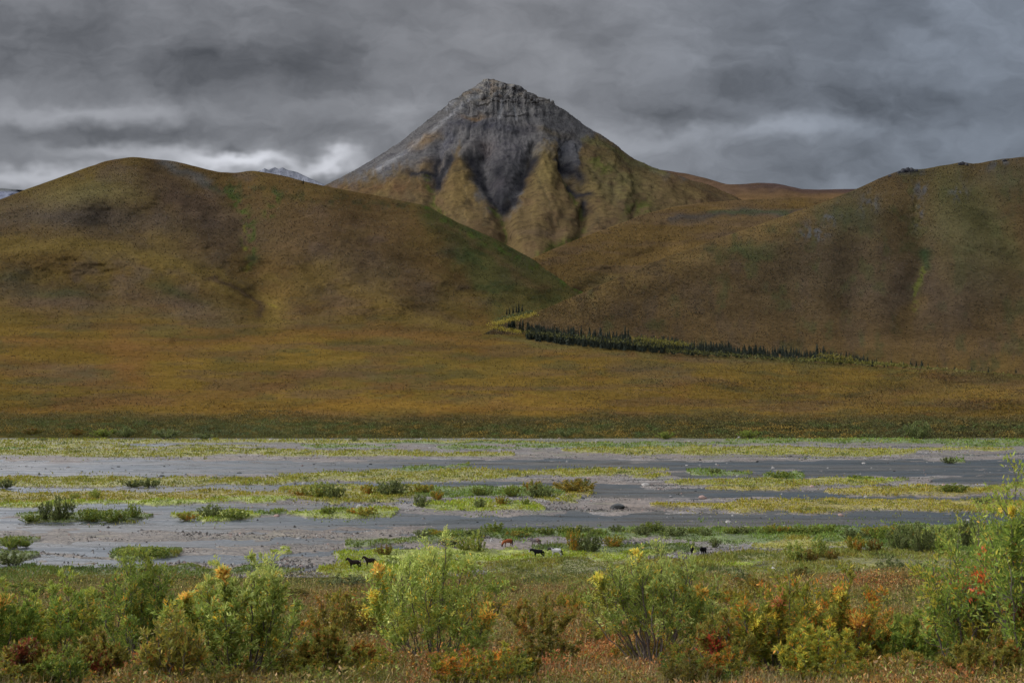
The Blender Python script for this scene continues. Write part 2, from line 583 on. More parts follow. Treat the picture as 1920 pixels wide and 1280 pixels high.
def lb_colour(px, py):
    wx = px + fbm(px / 45, py / 22, 4, 1) * 28
    wy = py + fbm(px / 45, py / 22, 4, 9) * 11
    C = np.ones(px.shape + (3,)) * np.array(OCH)
    n = fbm(px / 130, py / 24, 5, 2)
    C = paint(C, .85 * sstep(-.05, .25, n), OLI)
    C = paint(C, .75 * sstep(.0, .3, fbm(px / 150, py / 13, 5, 21)), (.120, .075, .036))
    C = paint(C, .6 * sstep(.1, .32, fbm(px / 80, py / 14, 5, 121)), (.088, .074, .030))
    C = paint(C, .4 * sstep(.15, .35, fbm(px / 80, py / 16, 5, 131)), (.150, .074, .027))
    hill = sstep(665, 500, wy + 26 * fbm(px / 120, py / 40, 3, 87))
    C = paint(C, .85 * hill, (.108, .066, .026))
    C = paint(C, .5 * hill * sstep(0, .4, fbm(px / 60, py / 40, 5, 31)), OLI)
    C = paint(C, .6 * hill * sstep(.05, .5, fbm(px / 50, py / 30, 5, 41)), PUR)
    # upper left summit: pale olive then dark purple heath band
    C = paint(C, .75 * blob(wx, wy, 170, 365, 110, 30, -.1), (.150, .125, .055))
    C = paint(C, .95 * blob(wx, wy, 140, 408, 210, 30, .05), (.082, .062, .048))
    C = paint(C, .7 * lineg(wx, wy, [(-40, 438), (200, 446), (400, 492), (470, 540)], 9), (.080, .052, .036))
    C = paint(C, .85 * blob(wx, wy, 340, 370, 100, 30, .5), (.085, .055, .040))
    C = paint(C, .7 * lineg(wx, wy, [(300, 308), (390, 345)], 10), (.09, .09, .092))
    C = paint(C, .5 * blob(wx, wy, 420, 430, 120, 60), PUR)
    C = paint(C, .55 * blob(wx, wy, 650, 420, 130, 55), (.12, .072, .04))
    C = paint(C, .5 * blob(wx, wy, 700, 500, 140, 40, .3), PUR)
    # ochre spur
    C = paint(C, .75 * lineg(wx, wy, [(-60, 462), (150, 458), (300, 480), (400, 515), (520, 590)], 22), (.165, .112, .034))
    C = paint(C, .8 * blob(wx, wy, 110, 565, 90, 22), PUR)
    C = paint(C, .55 * blob(wx, wy, 115, 548, 80, 10), DGR)
    C = paint(C, .75 * blob(wx, wy, 350, 575, 95, 24, .25), PUR)
    C = paint(C, .55 * blob(wx, wy, 330, 545, 60, 12, .35), DGR)
    C = paint(C, .5 * blob(wx, wy, 20, 520, 60, 20), DGR)
    C = paint(C, .5 * blob(wx, wy, 630, 560, 60, 16, .3), PUR)
    C = paint(C, .8 * lineg(wx, wy, [(395, 520), (450, 545), (490, 590)], 6), (.07, .045, .03))
    # green gully
    gn = sstep(-.2, .3, fbm(px / 9, py / 9, 3, 5))
    C = paint(C, .85 * lineg(px + (wx - px) * .3, wy, [(430, 358), (465, 410), (470, 490)], 13) * gn, (.065, .09, .022))
    C = paint(C, .75 * lineg(px + (wx - px) * .3, wy, [(520, 365), (505, 400)], 10) * gn, (.07, .09, .022))
    C = paint(C, .8 * blob(px, py, 474, 484, 14, 8), DGR)
    C = paint(C, .8 * lineg(px, py, [(456, 425), (460, 470), (463, 510)], 4) * gn * .5, YEL)
    C = paint(C, .8 * blob(px, py, 512, 573, 10, 2, .4) * .5, YEL)
    C = paint(C, .5 * lineg(wx, wy, [(400, 350), (600, 372), (800, 390)], 12) * gn, DGR)
    C = paint(C, .7 * lineg(wx, wy, [(640, 520), (740, 560), (880, 604)], 7), (.085, .055, .032))
    C = paint(C, .5 * lineg(wx, wy, [(600, 495), (720, 560), (860, 612)], 16), (.15, .10, .034))
    # right hand green slope into the gorge
    gs = sstep(0, 60, wx - ip(wy, [(370, 740), (450, 800), (540, 860), (600, 900)])) * hill
    C = paint(C, .75 * gs, (.075, .078, .028))
    C = paint(C, .55 * gs * sstep(0, .4, fbm(px / 30, py / 18, 4, 77)), (.045, .065, .024))
    C = paint(C, .8 * lineg(px + (wx - px) * .25, wy, [(800, 390), (870, 432), (950, 470), (1040, 520), (1095, 552)], 8) * gn, (.07, .105, .02))
    C = paint(C, .5 * lineg(wx, wy, [(835, 420), (930, 480), (1010, 540)], 9), BRN)
    # bench streaks
    for k, (pts, w, c, a) in enumerate([
            ([(0, 640), (300, 650), (600, 626), (900, 632)], 9, (.17, .09, .032), .6),
            ([(230, 660), (260, 700)], 26, (.17, .085, .03), .6),
            ([(100, 760), (420, 745), (600, 700)], 12, (.16, .08, .034), .45),
            ([(0, 690), (160, 700)], 16, PUR, .4),
            ([(1150, 690), (1300, 700)], 14, PUR, .45),
            ([(1250, 668), (1450, 680)], 7, PUR, .3),
            ([(560, 720), (700, 690)], 14, PUR, .25)]):
        C = paint(C, a * lineg(wx, wy, pts, w), c)
    C = paint(C, .65 * lineg(px, wy, [(930, 626), (1000, 644), (1500, 680), (1920, 706)], 5), (.13, .11, .04))
    C = paint(C, .6 * lineg(wx, wy, [(1500, 770), (1920, 690)], 16) * .7, BRN)
    C = paint(C, .6 * blob(wx, wy, 1850, 740, 120, 8), (.22, .13, .035))
    C = paint(C, .55 * blob(wx, wy, 700, 765, 500, 16), (.23, .125, .028))
    # steep river bank
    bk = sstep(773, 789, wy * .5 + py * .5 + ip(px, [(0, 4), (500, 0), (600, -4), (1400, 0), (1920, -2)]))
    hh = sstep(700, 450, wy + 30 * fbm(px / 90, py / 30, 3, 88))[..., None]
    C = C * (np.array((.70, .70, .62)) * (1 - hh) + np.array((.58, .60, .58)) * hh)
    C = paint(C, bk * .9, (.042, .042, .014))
    C = paint(C, bk * .4 * sstep(0, .4, fbm(px / 20, py / 6, 4, 55)), (.11, .072, .020))
    return C


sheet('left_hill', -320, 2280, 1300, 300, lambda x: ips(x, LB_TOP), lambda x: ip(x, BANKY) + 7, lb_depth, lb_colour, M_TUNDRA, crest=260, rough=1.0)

RH_TOP = [(905, 628), (930, 612), (1000, 589), (1050, 567), (1100, 546), (1170, 515), (1250, 481), (1350, 446), (1450, 412), (1530, 384), (1600, 357), (1655, 332),
          (1680, 322), (1700, 317), (1725, 318), (1760, 311), (1790, 307), (1805, 303), (1825, 308), (1880, 298), (1920, 294), (2000, 288), (2280, 320)]
RHD = [(280, 2480), (350, 2260), (430, 1980), (500, 1740), (560, 1580), (610, 1450), (650, 1340), (680, 1230), (720, 1130)]


def rh_depth(px, py):
    D = ips(py, RHD)
    up = sstep(690, 560, py)
    D = D + 60
    for pts, w, a in [([(1500, 420), (1480, 520), (1500, 640)], 45, 30), ([(1620, 390), (1600, 520), (1590, 650)], 30, 22),
                      ([(1710, 400), (1730, 480), (1715, 570), (1705, 640)], 26, 42), ([(1850, 420), (1900, 560), (1880, 650)], 34, 25),
                      ([(1750, 320), (1850, 400), (1930, 520)], 30, 40)]:
        D = D + up * a * .55 * lineg(px, py, pts, w)
    for pts, w, a in [([(1560, 390), (1540, 540), (1540, 650)], 36, 26), ([(1670, 340), (1660, 480), (1650, 640)], 34, 28),
                      ([(1790, 330), (1800, 480), (1800, 620)], 40, 34)]:
        D = D - up * a * .6 * lineg(px, py, pts, w)
    D = D + up * fbm(px / 55, py / 34, 5, 13) * 13 * sstep(680, 560, py) + fbm(px / 120, py / 40, 4, 19) * 6
    rock = blob(px, py, 1700, 322, 24, 10) + blob(px, py, 1720, 345, 14, 20) + blob(px, py, 1805, 307, 20, 7) + blob(px, py, 1715, 400, 12, 24) + blob(px, py, 1625, 375, 18, 16)
    return D + rock * fbm(px / 5, py / 5, 3, 2) * 15


def rh_colour(px, py):
    wx = px + fbm(px / 30, py / 40, 4, 1) * 34
    wy = py + fbm(px / 30, py / 40, 4, 9) * 24
    C = np.ones(px.shape + (3,)) * np.array((.090, .058, .028))
    hgt = wy - ip(px, RH_TOP)
    C = paint(C, .8 * sstep(60, 5, hgt) * sstep(1640, 1500, px), (.165, .105, .042))
    C = paint(C, .6 * sstep(640, 690, wy), OCH)
    C = paint(C, .5 * sstep(560, 650, wy), (.135, .082, .036))
    C = paint(C, .7 * blob(wx, wy, 1560, 500, 170, 90), (.070, .052, .034))
    C = paint(C, .45 * sstep(.02, .4, fbm(px / 26, py / 36, 5, 61)), (.075, .052, .036))
    C = paint(C, .6 * sstep(.12, .5, fbm(px / 30, py / 36, 5, 71)), (.060, .060, .026))
    C = paint(C, .7 * blob(wx, wy, 1600, 400, 60, 40), (.058, .060, .034))
    C = paint(C, .6 * blob(wx, wy, 1400, 470, 50, 14, -.3), (.058, .068, .028))
    C = paint(C, .75 * blob(wx, wy, 1810, 430, 60, 110, -.5), (.120, .108, .052))
    C = paint(C, .8 * lineg(wx, wy, [(1740, 320), (1840, 400), (1930, 500)], 30) * sstep(1720, 1780, px) * .6, (.070, .066, .026))
    C = paint(C, .6 * blob(wx, wy, 1890, 340, 60, 34), (.075, .07, .042))
    C = paint(C, .6 * blob(wx, wy, 1740, 560, 120, 60), (.085, .060, .045))
    rs = sstep(-.15, .25, fbm(px / 6, py / 9, 3, 4))
    for b in [(1700, 321, 26, 8), (1722, 350, 12, 20), (1716, 400, 10, 22), (1628, 378, 20, 18), (1800, 360, 14, 14), (1805, 306, 18, 5), (1560, 410, 12, 14), (1880, 310, 24, 10), (1525, 440, 16, 16)]:
        C = paint(C, .8 * blob(wx, wy, *b) * rs, (.095, .095, .108))
    C = paint(C, .9 * blob(px, py, 1700, 321, 22, 6), (.045, .045, .05))
    gn = sstep(-.25, .2, fbm(px / 7, py / 7, 3, 5))
    C = paint(C, .95 * blob(px, py, 1733, 474, 14, 10), DGR)
    C = paint(C, .8 * lineg(px, py, [(1733, 480), (1738, 500)], 8), (.04, .055, .024))
    C = paint(C, .75 * lineg(px, py, [(1732, 505), (1716, 545), (1716, 580)], 7) * gn, (.12, .13, .028))
    C = paint(C, .6 * lineg(wx, wy, [(1716, 580), (1700, 620), (1690, 660)], 14), (.12, .075, .03))
    C = paint(C, .5 * blob(wx, wy, 1410, 475, 40, 8), (.05, .062, .026))
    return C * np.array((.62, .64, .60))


sheet('right_hill', 895, 2280, 780, 260, lambda x: ips(x, RH_TOP), lambda x: ip(x, [(895, 660), (1250, 690), (1500, 705), (2280, 745)]), rh_depth, rh_colour, M_TUNDRA, crest=260, rough=1.3)

MH_TOP = [(960, 505), (1005, 481), (1050, 462), (1100, 442), (1150, 424), (1200, 404), (1260, 388), (1320, 380), (1400, 374), (1480, 370), (1560, 372), (1700, 380), (1800, 400)]


def mh_depth(px, py):
    D = ip(py, [(360, 3700), (400, 3250), (450, 2850), (500, 2520), (570, 2200), (620, 2000)])
    D = D + 90 * lineg(px, py, [(1250, 420), (1350, 400), (1600, 395)], 12) * .3 + 60 * lineg(px, py, [(1100, 540), (1250, 470)], 24)
    return D + fbm(px / 60, py / 22, 4, 3) * 35


def mh_colour(px, py):
    wx = px + fbm(px / 40, py / 15, 4, 1) * 40
    wy = py + fbm(px / 40, py / 15, 4, 9) * 10
    C = np.ones(px.shape + (3,)) * np.array((.140, .083, .026))
    C = paint(C, .6 * sstep(-.05, .4, fbm(px / 70, py / 12, 5, 61)), BRN)
    C = paint(C, .6 * sstep(380, 420, wy) * sstep(430, 400, wy), (.115, .075, .045))
    C = paint(C, .7 * lineg(wx, wy, [(1270, 412), (1400, 396), (1500, 400), (1600, 385)], 6), (.07, .062, .052))
    C = paint(C, .5 * lineg(wx, wy, [(1350, 398), (1480, 396)], 4), (.07, .09, .03))
    C = paint(C, .5 * blob(wx, wy, 1150, 530, 60, 18), (.10, .085, .034))
    C = paint(C, .4 * blob(wx, wy, 1400, 440, 80, 14), PUR)
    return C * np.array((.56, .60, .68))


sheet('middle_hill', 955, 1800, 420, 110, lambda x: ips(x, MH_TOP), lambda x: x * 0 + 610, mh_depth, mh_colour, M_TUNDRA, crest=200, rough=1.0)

R2_TOP = [(1150, 330), (1200, 316), (1240, 318), (1290, 326), (1330, 336), (1362, 346), (1390, 345), (1425, 342), (1460, 345), (1490, 352), (1503, 355), (1560, 355), (1620, 354), (1700, 356), (1900, 350)]


def r2_colour(px, py):
    C = np.ones(px.shape + (3,)) * np.array((.125, .075, .042))
    C = paint(C, .6 * sstep(0, .35, fbm(px / 40, py / 14, 5, 61)), (.085, .055, .042))
    C = paint(C, .6 * sstep(355, 372, py), (.185, .108, .04))
    C = paint(C, .6 * sstep(10, 4, py - ip(px, R2_TOP)) * sstep(1400, 1450, px), (.07, .045, .04))
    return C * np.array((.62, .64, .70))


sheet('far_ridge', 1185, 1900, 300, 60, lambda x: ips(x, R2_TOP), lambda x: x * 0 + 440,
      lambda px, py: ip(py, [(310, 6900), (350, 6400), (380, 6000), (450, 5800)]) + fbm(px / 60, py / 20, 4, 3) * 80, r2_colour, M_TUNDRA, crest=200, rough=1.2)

# distant grey peaks
sheet('distant_peak', 440, 700, 220, 40, lambda x: ip(x, [(440, 345), (480, 324), (496, 316), (503, 319), (515, 313), (522, 317), (530, 314), (540, 320), (556, 322), (575, 331), (600, 343), (640, 356), (700, 372)]),
      lambda x: x * 0 + 420, lambda px, py: 9000 - (py - 313) * 22 + fbm(px / 16, py / 9, 4, 3) * 110,
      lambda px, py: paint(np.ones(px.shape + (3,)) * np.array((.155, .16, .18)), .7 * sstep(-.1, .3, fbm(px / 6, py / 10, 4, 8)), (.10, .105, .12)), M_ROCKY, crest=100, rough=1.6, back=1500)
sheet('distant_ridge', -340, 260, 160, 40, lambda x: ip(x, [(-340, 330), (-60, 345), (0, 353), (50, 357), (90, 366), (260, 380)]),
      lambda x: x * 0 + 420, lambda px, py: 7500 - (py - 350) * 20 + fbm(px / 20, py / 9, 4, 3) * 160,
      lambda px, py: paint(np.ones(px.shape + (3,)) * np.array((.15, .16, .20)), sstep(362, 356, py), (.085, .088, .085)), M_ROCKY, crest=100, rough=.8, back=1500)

def tundra_scrub():
    rng = np.random.RandomState(61)
    vs, fs, cs, off = [], [], [], 0
    for name, n, lo in (('left_hill', 300000, .10), ('right_hill', 170000, .05), ('middle_hill', 40000, .3)):
        X, Y, Z, C, D = SH[name]
        ny, nx = X.shape
        i = rng.uniform(lo, .995, n) * (ny - 1)
        j = rng.rand(n) * (nx - 1)
        i0, j0 = i.astype(int), j.astype(int)
        fi, fj = (i - i0), (j - j0)
        i1, j1 = np.minimum(i0 + 1, ny - 1), np.minimum(j0 + 1, nx - 1)

        def smp(A):
            if A.ndim == 3:
                a, b = fi[:, None], fj[:, None]
            else:
                a, b = fi, fj
            return (A[i0, j0] * (1 - a) + A[i1, j0] * a) * (1 - b) + (A[i0, j1] * (1 - a) + A[i1, j1] * a) * b
        x, y, z, c = smp(X), smp(Y), smp(Z), smp(C)
        k = y / 1000.0
        cl = fbm(x / 26, y / 34, 4, 5)
        cl2 = fbm(x / 90, y / 120, 3, 15)
        dark = rng.rand(n) < np.clip(.42 + 1.7 * cl + .8 * cl2, .03, .97)
        tone = np.where(dark, rng.uniform(.5, .85, n), rng.uniform(.95, 1.45, n))
        c = c * tone[:, None] * (1 + rng.normal(0, .07, (n, 3)))
        g = (rng.rand(n) < .12) & dark
        c[g] = c[g] * np.array([.8, 1.15, .8])
        L = rng.uniform(.35, 1.0, n) * (.55 + .75 * k + .8 * np.clip(k - 1.35, 0, 1.2))
        h = np.where(dark, .25, .1) * L
        v, f = leaf_quads(np.stack([x, y, z + h - .1], -1), rng.normal(size=(n, 3)) * np.array([1, 1, .6]), L, L * .65, rng)
        vs.append(v)
        fs.append(f + off)
        cs.append(np.repeat(c.clip(.008, .5), 4, 0))
        off += len(v)
    o = link('tundra_scrub', mesh_from('tundra_scrub', np.concatenate(vs), np.concatenate(fs), np.concatenate(cs)), M_GRASS)
    tag(o, 'low dwarf shrubs and tussocks speckling the brown hills and the plain', 'scrub', kind='stuff')


tundra_scrub()

# ------------------------------------------------------------------ the mountain: a true cone, front and sides
ML = [(143, 909), (147, 903), (165, 880), (182, 850), (208, 820), (240, 780), (270, 740), (295, 700), (325, 648), (348, 602), (400, 520), (520, 330)]
MR = [(143, 921), (148, 930), (153, 950), (156, 972), (162, 982), (169, 990), (178, 1012), (184, 1028), (192, 1042), (206, 1062), (235, 1102), (268, 1150), (295, 1192), (318, 1240), (345, 1330), (400, 1450), (520, 1650)]
DPK = 5600.0


def mountain():
    nt, nh = 620, 460
    th = np.linspace(math.radians(-112), math.radians(112), nt)[None]
    s = np.linspace(0, 1, nh)[:, None]
    py = 145 + (520 - 145) * s ** 1.15
    xl = ip(py, ML)
    xr = ip(py, MR)
    xc, a = (xl + xr) / 2, (xr - xl) / 2
    zz = CAM_H + (720 - py) / FPX * DPK
    A = a * DPK / FPX
    Bf = np.minimum(A * 1.0, 60 + A * .95)
    Bf = ip(py, [(145, 5), (150, 60), (190, 240), (250, 430), (300, 640), (350, 880), (400, 1250), (450, 1650), (520, 2150)])
    X = (xc - 960) / FPX * DPK + A * np.sin(th)
    Y = DPK - Bf * np.cos(th)
    # keep a front point at its own screen height: lower z as the surface comes nearer
    Z = CAM_H + (zz - CAM_H) * (Y / DPK)
    X = X * (Y / DPK)
    Z = Z + 0 * X
    px, qy = proj(X, Y, Z)
    # relief along the outward direction
    wx = px + fbm(px / 16, qy / 16, 4, 1) * 9
    wy = qy + fbm(px / 16, qy / 16, 4, 9) * 9
    rel = np.zeros_like(px)
    for pts, w, d in MT_GULLY:
        rel -= d * .34 * lineg(wx, wy, pts, w)
    for pts, w, d in MT_SPUR:
        rel += d * .26 * lineg(wx, wy, pts, w * 1.35)
    # strata cliffs
    top = sstep(235, 200, wy)
    strata = sstep(.35, .65, vnoise(wx / 60 + 3, (wy + (px - 950) * .05) / 5.0)) * top
    rel += strata * 7 + top * fbm(px / 8, qy / 18, 4, 44) * 15 + top * np.abs(fbm(px / 13, qy / 60, 3, 40)) * -26
    rel += lineg(wx, wy, [(850, 232), (950, 238), (1010, 245)], 8) * 8
    ang = (px - 945) / (qy - 95.0)
    rg = np.abs(fbm(ang * 6 + .35 * fbm(px / 30, qy / 22, 3, 2), qy / 90, 4, 27))
    rel += (rg - .25) * 22 * sstep(190, 260, qy) * sstep(520, 420, qy)
    rel += fbm(px / 26, qy / 50, 4, 7) * 16 * sstep(150, 260, qy) + fbm(px / 7, qy / 9, 3, 7) * 4
    edge = np.cos(th) ** 2
    amp = .35 + .65 * np.clip(edge * 1.6, 0, 1)
    nx, ny = np.sin(th), -np.cos(th)
    X = X + nx * rel * amp
    Y = Y + ny * rel * amp * 1.4
    Z = Z + rel * .15
    Z = np.where(qy < 150, Z - 0.0, Z)
    C = mt_colour(px, qy, wx, wy)
    SH['mountain'] = (X, Y, Z, C, px, qy)
    o = grid_obj('mountain', X, Y, Z, C, M_ROCKY)
    tag(o, kind='structure')


MT_GULLY = [
    ([(905, 280), (900, 310), (915, 350), (932, 390), (940, 420), (945, 450)], 13, 120),
    ([(1000, 280), (985, 320), (970, 350), (955, 390), (945, 412)], 12, 105),
    ([(820, 260), (812, 320), (808, 370), (815, 400)], 12, 85),
    ([(1060, 270), (1060, 310), (1075, 350), (1095, 380), (1102, 410)], 14, 90),
    ([(880, 300), (888, 330)], 9, 60), ([(790, 290), (780, 320), (765, 335)], 10, 40),
    ([(1040, 300), (1080, 330), (1105, 355)], 9, 50),
    ([(945, 440), (960, 480), (1010, 500)], 14, 90), ([(1102, 400), (1090, 450), (1040, 480)], 14, 80),
    ([(1180, 300), (1200, 350), (1190, 400)], 16, 35),
]
MT_SPUR = [
    ([(858, 290), (855, 340), (868, 400), (890, 440)], 17, 95),
    ([(1022, 290), (1025, 340), (1020, 400), (1000, 430)], 24, 120),
    ([(945, 300), (943, 350), (940, 385)], 13, 55),
    ([(1130, 270), (1160, 340), (1180, 380)], 22, 60),
    ([(780, 320), (740, 380)], 24, 40), ([(795, 300), (800, 330)], 9, 30),
]


def mt_colour(px, py, wx, wy):
    C = np.ones(px.shape + (3,)) * np.array((.122, .118, .118))
    n1 = fbm(px / 12, py / 26, 5, 3)
    # upper crags
    top = sstep(238, 205, wy)
    C = paint(C, .65 * top, (.135, .130, .125))
    C = paint(C, .6 * top * sstep(.0, .4, fbm(px / 7, py / 12, 4, 13)), (.085, .083, .085))
    C = paint(C, .8 * sstep(206, 180, wy) * sstep(0, .3, fbm(px / 9, py / 5, 4, 23)), (.23, .215, .19))
    C = paint(C, .5 * sstep(205, 170, wy) * sstep(.1, .3, fbm(px / 14, py / 6, 3, 83)), (.16, .12, .08))
    # scree streaks
    streak = sstep(.0, .4, fbm((px - 915) / np.maximum(8, (py - 120)) * 22, py / 160, 4, 6))
    C = paint(C, .3 * streak * sstep(200, 250, wy), (.092, .090, .094))
    for pts, w in [([(868, 196), (820, 238), (760, 285), (700, 322)], 3.4), ([(893, 178), (878, 190)], 3), ([(942, 190), (936, 220)], 2.6), ([(850, 190), (836, 205)], 3), ([(965, 200), (968, 222)], 2)]:
        C = paint(C, .85 * lineg(px, py, pts, w * 1.3), (.24, .24, .245))
    ang = (px - 945) / (py - 95.0)
    rg = np.abs(fbm(ang * 6 + .35 * fbm(px / 30, py / 22, 3, 2), py / 90, 4, 27))
    C = paint(C, .28 * sstep(.12, .0, rg) * sstep(190, 230, py), (.080, .078, .082))
    C = paint(C, .25 * sstep(.35, .6, rg) * sstep(190, 230, py), (.15, .145, .14))
    # mustard lichen slopes
    C = paint(C, .8 * blob(wx, wy, 890, 222, 20, 5), (.19, .115, .05))
    C = paint(C, .65 * blob(wx, wy, 1030, 250, 50, 8, .2), (.13, .10, .055))
    C = paint(C, .7 * blob(wx, wy, 795, 262, 26, 9, -.6), (.20, .125, .05))
    C = paint(C, .8 * blob(wx, wy, 800, 312, 26, 14, -.4), (.175, .115, .045))
    # dark strata band and dark chutes
    C = paint(C, .75 * lineg(wx, wy, [(845, 235), (880, 232), (950, 238), (1000, 246)], 9), (.062, .062, .072))
    C = paint(C, .7 * lineg(wx, wy, [(840, 255), (815, 300)], 12), (.085, .085, .100))
    C = paint(C, .55 * blob(wx, wy, 950, 285, 50, 34), (.080, .074, .080))
    C = paint(C, .6 * blob(wx, wy, 905, 275, 20, 16), (.135, .112, .105))
    C = paint(C, .7 * blob(wx, wy, 1060, 275, 38, 20, .3), (.070, .072, .084))
    # vegetated foot and spurs
    veg = sstep(-22, 22, wy + 26 * fbm(px / 9, py / 14, 5, 66) - ip(wx, [(600, 352), (700, 330), (760, 318), (800, 330), (830, 345), (850, 300), (862, 285), (880, 310), (900, 375), (940, 392), (975, 378), (990, 320),
                                     (1010, 290), (1040, 285), (1060, 330), (1085, 335), (1095, 270), (1110, 255), (1180, 285), (1240, 318), (1400, 330)]))
    C = paint(C, veg * .95, (.118, .082, .036))
    C = paint(C, veg * .6 * sstep(-.1, .35, fbm(px / 22, py / 14, 5, 93)), (.120, .078, .042))
    C = paint(C, veg * .7 * blob(wx, wy, 1160, 340, 70, 40, .5), (.130, .118, .048))
    C = paint(C, veg * .6 * sstep(0, .4, fbm(px / 30, py / 16, 4, 103)) * sstep(1060, 1120, px), (.085, .055, .034))
    C = paint(C, .7 * lineg(wx, wy, [(1100, 260), (1180, 300), (1240, 322)], 6), (.12, .115, .045))
    C = paint(C, .75 * blob(wx, wy, 868, 360, 20, 55), (.185, .130, .050))
    C = paint(C, .75 * blob(wx, wy, 1020, 325, 22, 42), (.175, .135, .052))
    C = paint(C, .55 * blob(wx, wy, 720, 352, 90, 10), (.13, .07, .035))
    C = paint(C, veg * .45 * sstep(.10, .0, rg), (.075, .060, .036))
    C = paint(C, veg * .4 * sstep(.3, .55, rg), (.175, .125, .05))
    # dark shale chutes
    for pts, w in [([(775, 325), (800, 322), (812, 332)], 7), ([(812, 300), (815, 350)], 6), ([(845, 298), (830, 320), (815, 350)], 8), ([(885, 300), (893, 330), (905, 345)], 11),
                   ([(915, 365), (925, 378), (940, 388)], 7), ([(968, 372), (950, 385), (942, 392)], 7), ([(1000, 300), (985, 330), (978, 345)], 9),
                   ([(1040, 303), (1060, 312)], 6), ([(1062, 312), (1085, 320), (1092, 335)], 8), ([(1070, 350), (1085, 362), (1105, 362)], 7), ([(1100, 378), (1103, 392)], 6),
                   ([(935, 320), (940, 350), (935, 375)], 15)]:
        C = paint(C, .95 * lineg(wx, wy, pts, w * 1.15), (.024, .024, .028))
    C = paint(C, .6 * blob(wx, wy, 937, 345, 24, 12), (.080, .072, .078))
    # willow green in the wet gullies
    gn = sstep(-.3, .1, fbm(px / 6, py / 6, 3, 5))
    for pts, w in [([(920, 385), (940, 405), (945, 445)], 5), ([(1062, 345), (1085, 385), (1102, 400), (1100, 430)], 6), ([(1090, 445), (1040, 462), (1010, 480)], 9),
                   ([(805, 380), (830, 400)], 6), ([(1180, 395), (1210, 385)], 13), ([(1110, 300), (1130, 320)], 10), ([(800, 330), (810, 395)], 4)]:
        C = paint(C, .75 * lineg(wx, wy, pts, w) * gn, (.085, .095, .024))
    C = paint(C, .6 * blob(wx, wy, 1010, 440, 50, 7), (.10, .07, .045))
    return C * np.array((.70, .69, .67))


mountain()


def mountain_scree():
    rng = np.random.RandomState(71)
    X, Y, Z, C, PX, PY = SH['mountain']
    nh, nt = X.shape
    n = 70000
    i = nh - 2 - (nh - 3) * (1 - rng.rand(n) ** .8)
    i = np.clip(i, 1, nh - 2)
    j = rng.uniform(.12, .88, n) * (nt - 1)
    i0, j0 = i.astype(int), j.astype(int)
    fi, fj = i - i0, j - j0

    def smp(A):
        a, b = (fi[:, None], fj[:, None]) if A.ndim == 3 else (fi, fj)
        return (A[i0, j0] * (1 - a) + A[i0 + 1, j0] * a) * (1 - b) + (A[i0, j0 + 1] * (1 - a) + A[i0 + 1, j0 + 1] * a) * b
    x, y, z, c, px, py = [smp(A) for A in (X, Y, Z, C, PX, PY)]
    ok = (py < 500) & (py > 168)
    x, y, z, c, px, py = [A[ok] for A in (x, y, z, c, px, py)]
    n = len(x)
    cl = fbm(px / 9, py / 12, 4, 5)
    dark = rng.rand(n) < np.clip(.5 + 1.4 * cl, .05, .95)
    c = c * np.where(dark, rng.uniform(.65, .95, n), rng.uniform(1.1, 1.7, n))[:, None] * (1 + rng.normal(0, .04, (n, 3)))
    L = rng.uniform(1.8, 5.0, n) * np.where(py < 230, 1.0, .85)
    v, f = leaf_quads(np.stack([x, y - .8, z + .6], -1), rng.normal(size=(n, 3)), L, L * .6, rng)
    o = link('mountain_scree', mesh_from('mountain_scree', v, f, np.repeat(c.clip(.01, .5), 4, 0)), M_GRASS)
    tag(o, 'broken grey rock, scree and low plants strewn over the slopes of the peak', 'scree', kind='stuff')


mountain_scree()


def boulder_mesh(name, seed, sub=3, flat=.7, rough=.3):
    import bmesh
    bm = bmesh.new()
    bmesh.ops.create_icosphere(bm, subdivisions=sub, radius=1)
    rs = np.random.RandomState(seed)
    pl = [(Vector(rs.normal(size=3)).normalized(), rs.uniform(.62, .95)) for _ in range(14)]
    for v in bm.verts:
        for n, d in pl:
            k = v.co.dot(n)
            if k > d:
                v.co -= n * (k - d) * .92
        q = v.co
        f = float(fbm(np.array([q.x * 2.1 + seed]), np.array([q.y * 2.1 + q.z * 1.7]), 3)[0])
        v.co *= 1 + rough * .35 * f
        v.co.z = v.co.z * flat + flat * .45
    me = bpy.data.meshes.new(name)
    bm.to_mesh(me)
    bm.free()
    for p in me.polygons:
        p.use_smooth = False
    return me


